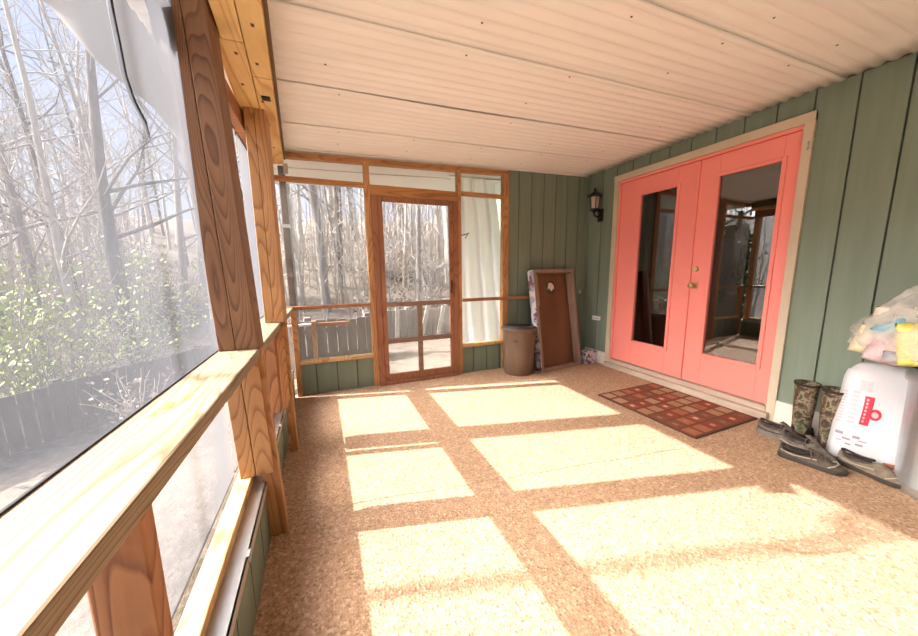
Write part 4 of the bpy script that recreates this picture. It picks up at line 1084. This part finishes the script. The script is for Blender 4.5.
br1 = bush_mesh(5, 1.2, 1.3, 18, 12, .05, [bark_p, leaf_y])
for k, (x, y, s, lb_) in enumerate(((-1.9, 5.6, .75, 'dry brush lying in front of the low fence near the thick post'), (-3.4, 7.6, 1.0, 'dry brush behind the low fence'), (-.1, 5.9, .7, 'dry brush behind the plank fence'), (2.0, 9.2, 1.1, 'dry brush seen low through the screen door'), (3.4, 9.8, 1.1, 'dry brush seen low at the right of the screen door'))):
    put(br1, 'dry_brush', x, y, lb_, 'brush', None, k*1.3, s)
o = put(bush_mesh(9, 2.2, 9, 420, 6, .06, [bark_p, leaf_y]), 'undergrowth', -4.5, 13.5, 'pale tangled undergrowth across the woodland floor', 'undergrowth'); o['kind'] = 'stuff'; o.scale = (1, 1, .9)
o2 = o.copy(); COL.objects.link(o2); o2.location = (3.5, 14.5, gz(3.5, 14.5)); o2.rotation_euler = (0, 0, 2); o2['label'] = 'pale tangled undergrowth behind the far screens'

def thicket(seed, az0, az1, d0, d1, n_, label):
    rnd = random.Random(seed); bm = bmesh.new()
    for k in range(n_):
        az = math.radians(rnd.uniform(az0, az1)); d = rnd.uniform(d0, d1); x, y = .6+d*math.sin(az), d*math.cos(az)
        if x > 3.0 and y < 9: continue
        h = rnd.uniform(2.5, 7); p = Vector((x, y, gz(x, y)-.1)); l_ = Vector((rnd.gauss(0, .07), rnd.gauss(0, .07), 1)); r0 = rnd.uniform(.012, .035)
        pts = [p+l_*h*i/4+Vector((rnd.gauss(0, .05), rnd.gauss(0, .05), 0))*i for i in range(5)]
        tube(bm, pts, [r0*(1-i/5) for i in range(5)], 3, cap=False)
        for q in range(9):
            i = rnd.randint(0, 3); b0 = pts[i].lerp(pts[i+1], rnd.random()); a = rnd.uniform(0, 6.28); e = Vector((math.cos(a), math.sin(a), rnd.uniform(.2, 1.2)))*rnd.uniform(.4, 1.3)
            tube(bm, [b0, b0+e*.5+Vector((0, 0, rnd.uniform(-.1, .1))), b0+e], [r0*.35, r0*.25, r0*.1], 3, cap=False)
    o = build('sapling_thicket', bm, [bark_p]); tag(o, label, 'saplings', None, 'stuff')
thicket(3, -12, 30, 9.5, 26, 380, 'thicket of pale bare saplings on the slope beyond the far screens')
thicket(4, -52, -22, 10, 26, 380, 'thicket of pale bare saplings on the slope beyond the near screen')
# evergreen added beside the corner, hidden from here, to shade the far floor
cd = empty('shade_evergreen', (-.12, 3.62, gz(-.12, 3.62))); tag(cd, 'dense dark evergreen added unseen outside the far left corner to shade the floor', 'shrub')
rnd = random.Random(8); bm = bmesh.new()
for k in range(5200):
    z = 1.95*rnd.random()+.2; R = .235*min(1, (2.3-z)/.5+.3); a = rnd.uniform(0, 2*PI); q = R*math.sqrt(rnd.random())
    c = Vector((q*math.cos(a), q*math.sin(a), z)); u = Vector((rnd.uniform(-1, 1), rnd.uniform(-1, 1), rnd.uniform(-.6, 1))).normalized(); v_ = u.orthogonal().normalized(); s = rnd.uniform(.03, .065)
    bm.faces.new([bm.verts.new(c+u*s), bm.verts.new(c+v_*s*.6), bm.verts.new(c-u*s), bm.verts.new(c-v_*s*.6)])
build('foliage', bm, ever, cd)
bm = bmesh.new(); tube(bm, [(0, 0, -.1), (.01, 0, 1.3), (0, 0, 2.15)], [.05, .04, .015], 8); build('stem', bm, bark_d, cd)

# low weathered fence on the left, one thing with its boards in one mesh
fence_m = noisy('weathered grey fence boards', (.05, .043, .038), (.10, .088, .08), 7, .9, (1, 1, .3), .4)
def fence(name, A, Bp, z0, z1, label, mt, board=.14, post_every=2.0):
    A, Bp = Vector(A), Vector(Bp); d = (Bp-A); ln_ = d.length; ang = math.atan2(d.y, d.x)
    t = empty(name, (A.x, A.y, z0), ang); tag(t, label, 'fence')
    bm = bmesh.new(); x = 0; rr = random.Random(2)
    while x < ln_:
        hgt = (z1-z0)*(1+rr.uniform(-.03, .03)); box(bm, x, x+board-.012, -.012+rr.uniform(-.004, .004), .012, 0, hgt); x += board
    build('fence_boards', bm, mt, t)
    bm = bmesh.new(); box(bm, 0, ln_, .012, .05, (z1-z0)*.72, (z1-z0)*.82); box(bm, 0, ln_, .012, .05, .1, .19); build('fence_rails', bm, mt, t)
    k = 0
    while k*post_every < ln_:
        bm = bmesh.new(); box(bm, k*post_every, k*post_every+.09, .05, .14, -.2, (z1-z0)*1.06); build('fence_post', bm, mt, t); k += 1
    return t
fence('low_fence', (-5.0, 2.5, 0), (-1.4, 8.2, 0), -1.05, -.30, 'low dark weathered board fence outside the near screen', fence_m)
fence('plank_fence', (-.62, 5.0, 0), (1.15, 5.35, 0), -.28, .43, 'grey plank fence outside the far left screen', noisy('grey planks', (.17, .15, .14), (.27, .24, .22), 7, .9, (1, 1, .3), .3), .15, .9)
fence('plank_fence', (1.25, 6.7, 0), (3.6, 6.9, 0), -.28, .33, 'grey plank fence seen through the lower screen door panes', noisy('pale grey planks', (.24, .21, .19), (.34, .30, .27), 7, .9, (1, 1, .3), .3), .15, .9)
# yard railing in front of the plank fence
yr = empty('yard_railing', (-.4, 4.55, -.28)); tag(yr, 'reddish yard railing with a pale pipe outside the far left screen', 'railing')
bm = bmesh.new(); box(bm, .78, 1.25, -.02, .02, .72, .77); build('top_rail', bm, M['crosswood'], yr)
bm = bmesh.new(); box(bm, .78, .83, -.03, .03, 0, .80); build('rail_post', bm, M['pine_z'], yr)
bm = bmesh.new(); tube(bm, [(-.1, -.05, .735), (.78, -.05, .765)], .018, 10); build('pale_pipe', bm, mat('pale pipe', (.66, .62, .58), .5), yr)
# loose boards leaning on the fence
def plank(x0, y0, z0, x1, y1, z1, w_, label):
    bm = bmesh.new(); a = Vector((x0, y0, z0)); b_ = Vector((x1, y1, z1)); d = (b_-a).normalized(); s = d.cross(Vector((0, 1, 0))).normalized()*w_/2; tt = Vector((0, .012, 0))
    hexa(bm, [a-s-tt, a+s-tt, a+s+tt, a-s+tt, b_-s-tt, b_+s-tt, b_+s+tt, b_-s+tt]); o = build('loose_plank', bm, noisy('pale loose timber', (.28, .24, .21), (.38, .34, .30), 8, .8), None, bevel=.002); tag(o, label, 'plank')
plank(.10, 4.75, -.27, .02, 4.93, .50, .12, 'pale board leaning on the plank fence outside the far left screen')
plank(1.60, 6.45, -.27, 1.52, 6.62, .42, .10, 'pale board leaning on the fence, leftmost in the screen door')
plank(1.86, 6.45, -.27, 1.92, 6.62, .42, .08, 'pale board leaning on the fence, second from left in the screen door')
plank(2.35, 6.40, -.27, 2.60, 6.62, .44, .09, 'pale board leaning slantwise on the fence in the right door pane')
plank(2.72, 6.40, -.27, 2.95, 6.62, .40, .09, 'rightmost pale board leaning slantwise on the fence in the right door pane')
# white bucket in the far left view
wbk = empty('white_bucket', (-.25, 4.25, gz(-.25, 4.25)+.05)); tag(wbk, 'white bucket on the ground outside the far left screen', 'bucket')
bm = bmesh.new(); lathe(bm, [(0, 0), (.10, 0), (.125, .28), (.13, .29), (.12, .29), (.10, .02)], seg=24); build('bucket_body', bm, mat('white bucket plastic', (.80, .79, .77), .5), wbk, smooth=True)
bm = bmesh.new(); tube(bm, [(.125, 0, .26), (.09, -.10, .17), (0, -.14, .14), (-.09, -.10, .17), (-.125, 0, .26)], .004, 6); build('bucket_handle', bm, M['metal'], wbk)
# pale rock in the near screen
rk = bmesh.new(); blob(rk, (0, 0, .05), (.16, .13, .12), 3, .2, 3, 5)
o = build('pale_rock', rk, noisy('pale rock', (.62, .62, .64), (.75, .76, .80), 6, .8), None, smooth=True); o.location = (-1.95, 3.05, gz(-1.95, 3.05)); tag(o, 'pale rock on the ground low in the near screen', 'rock')

# white sheet wall hanging outside the screen right of the door
ws = empty('white_tarp', (0, 0, 0)); tag(ws, 'tall white tarp hanging outside the narrow screen right of the screen door', 'tarp')
bm = bmesh.new(); g = []
for j in range(25):
    v_ = j/24; z = -.2+2.42*v_; r = []
    for i in range(31):
        u = i/30
        xr_ = 2.84-.30*v_**1.3; x = 2.02+.0*v_+(xr_-2.02)*u
        r.append(bm.verts.new((x+.0, 3.62+.035*math.sin(u*22+v_*1.5)+.03*noise.noise(Vector((u*3, v_*2, 0))), z)))
    g.append(r)
for j in range(24):
    for i in range(30): bm.faces.new((g[j][i], g[j][i+1], g[j+1][i+1], g[j+1][i]))
tpm = bpy.data.materials.new('white tarp'); tpm.use_nodes = True; t = tpm.node_tree; n = t.nodes; b = n['Principled BSDF']; b.inputs['Base Color'].default_value = (.93, .92, .90, 1); b.inputs['Roughness'].default_value = .6
tl = n.new('ShaderNodeBsdfTranslucent'); tl.inputs[0].default_value = (.93, .92, .88, 1); mx = n.new('ShaderNodeMixShader'); mx.inputs[0].default_value = .5
t.links.new(b.outputs[0], mx.inputs[1]); t.links.new(tl.outputs[0], mx.inputs[2]); t.links.new(mx.outputs[0], n['Material Output'].inputs[0])
build('tarp_sheet', bm, tpm, ws, smooth=True)
bm = bmesh.new(); tube(bm, [(1.98, 3.62, 2.235), (2.75, 3.62, 2.235)], .012, 8); build('tarp_rod', bm, M['metal'], ws)
# iron bracket on the stud
bm = bmesh.new(); tube(bm, [(1.956, L+.06, 1.52), (2.06, L+.10, 1.545), (2.10, L+.11, 1.56)], .006, 8); tube(bm, [(2.05, L+.10, 1.50), (2.08, L+.10, 1.545)], .005, 8)
o = build('plant_hook', bm, M['black']); tag(o, 'thin dark plant hook on the stud right of the screen door', 'hook')
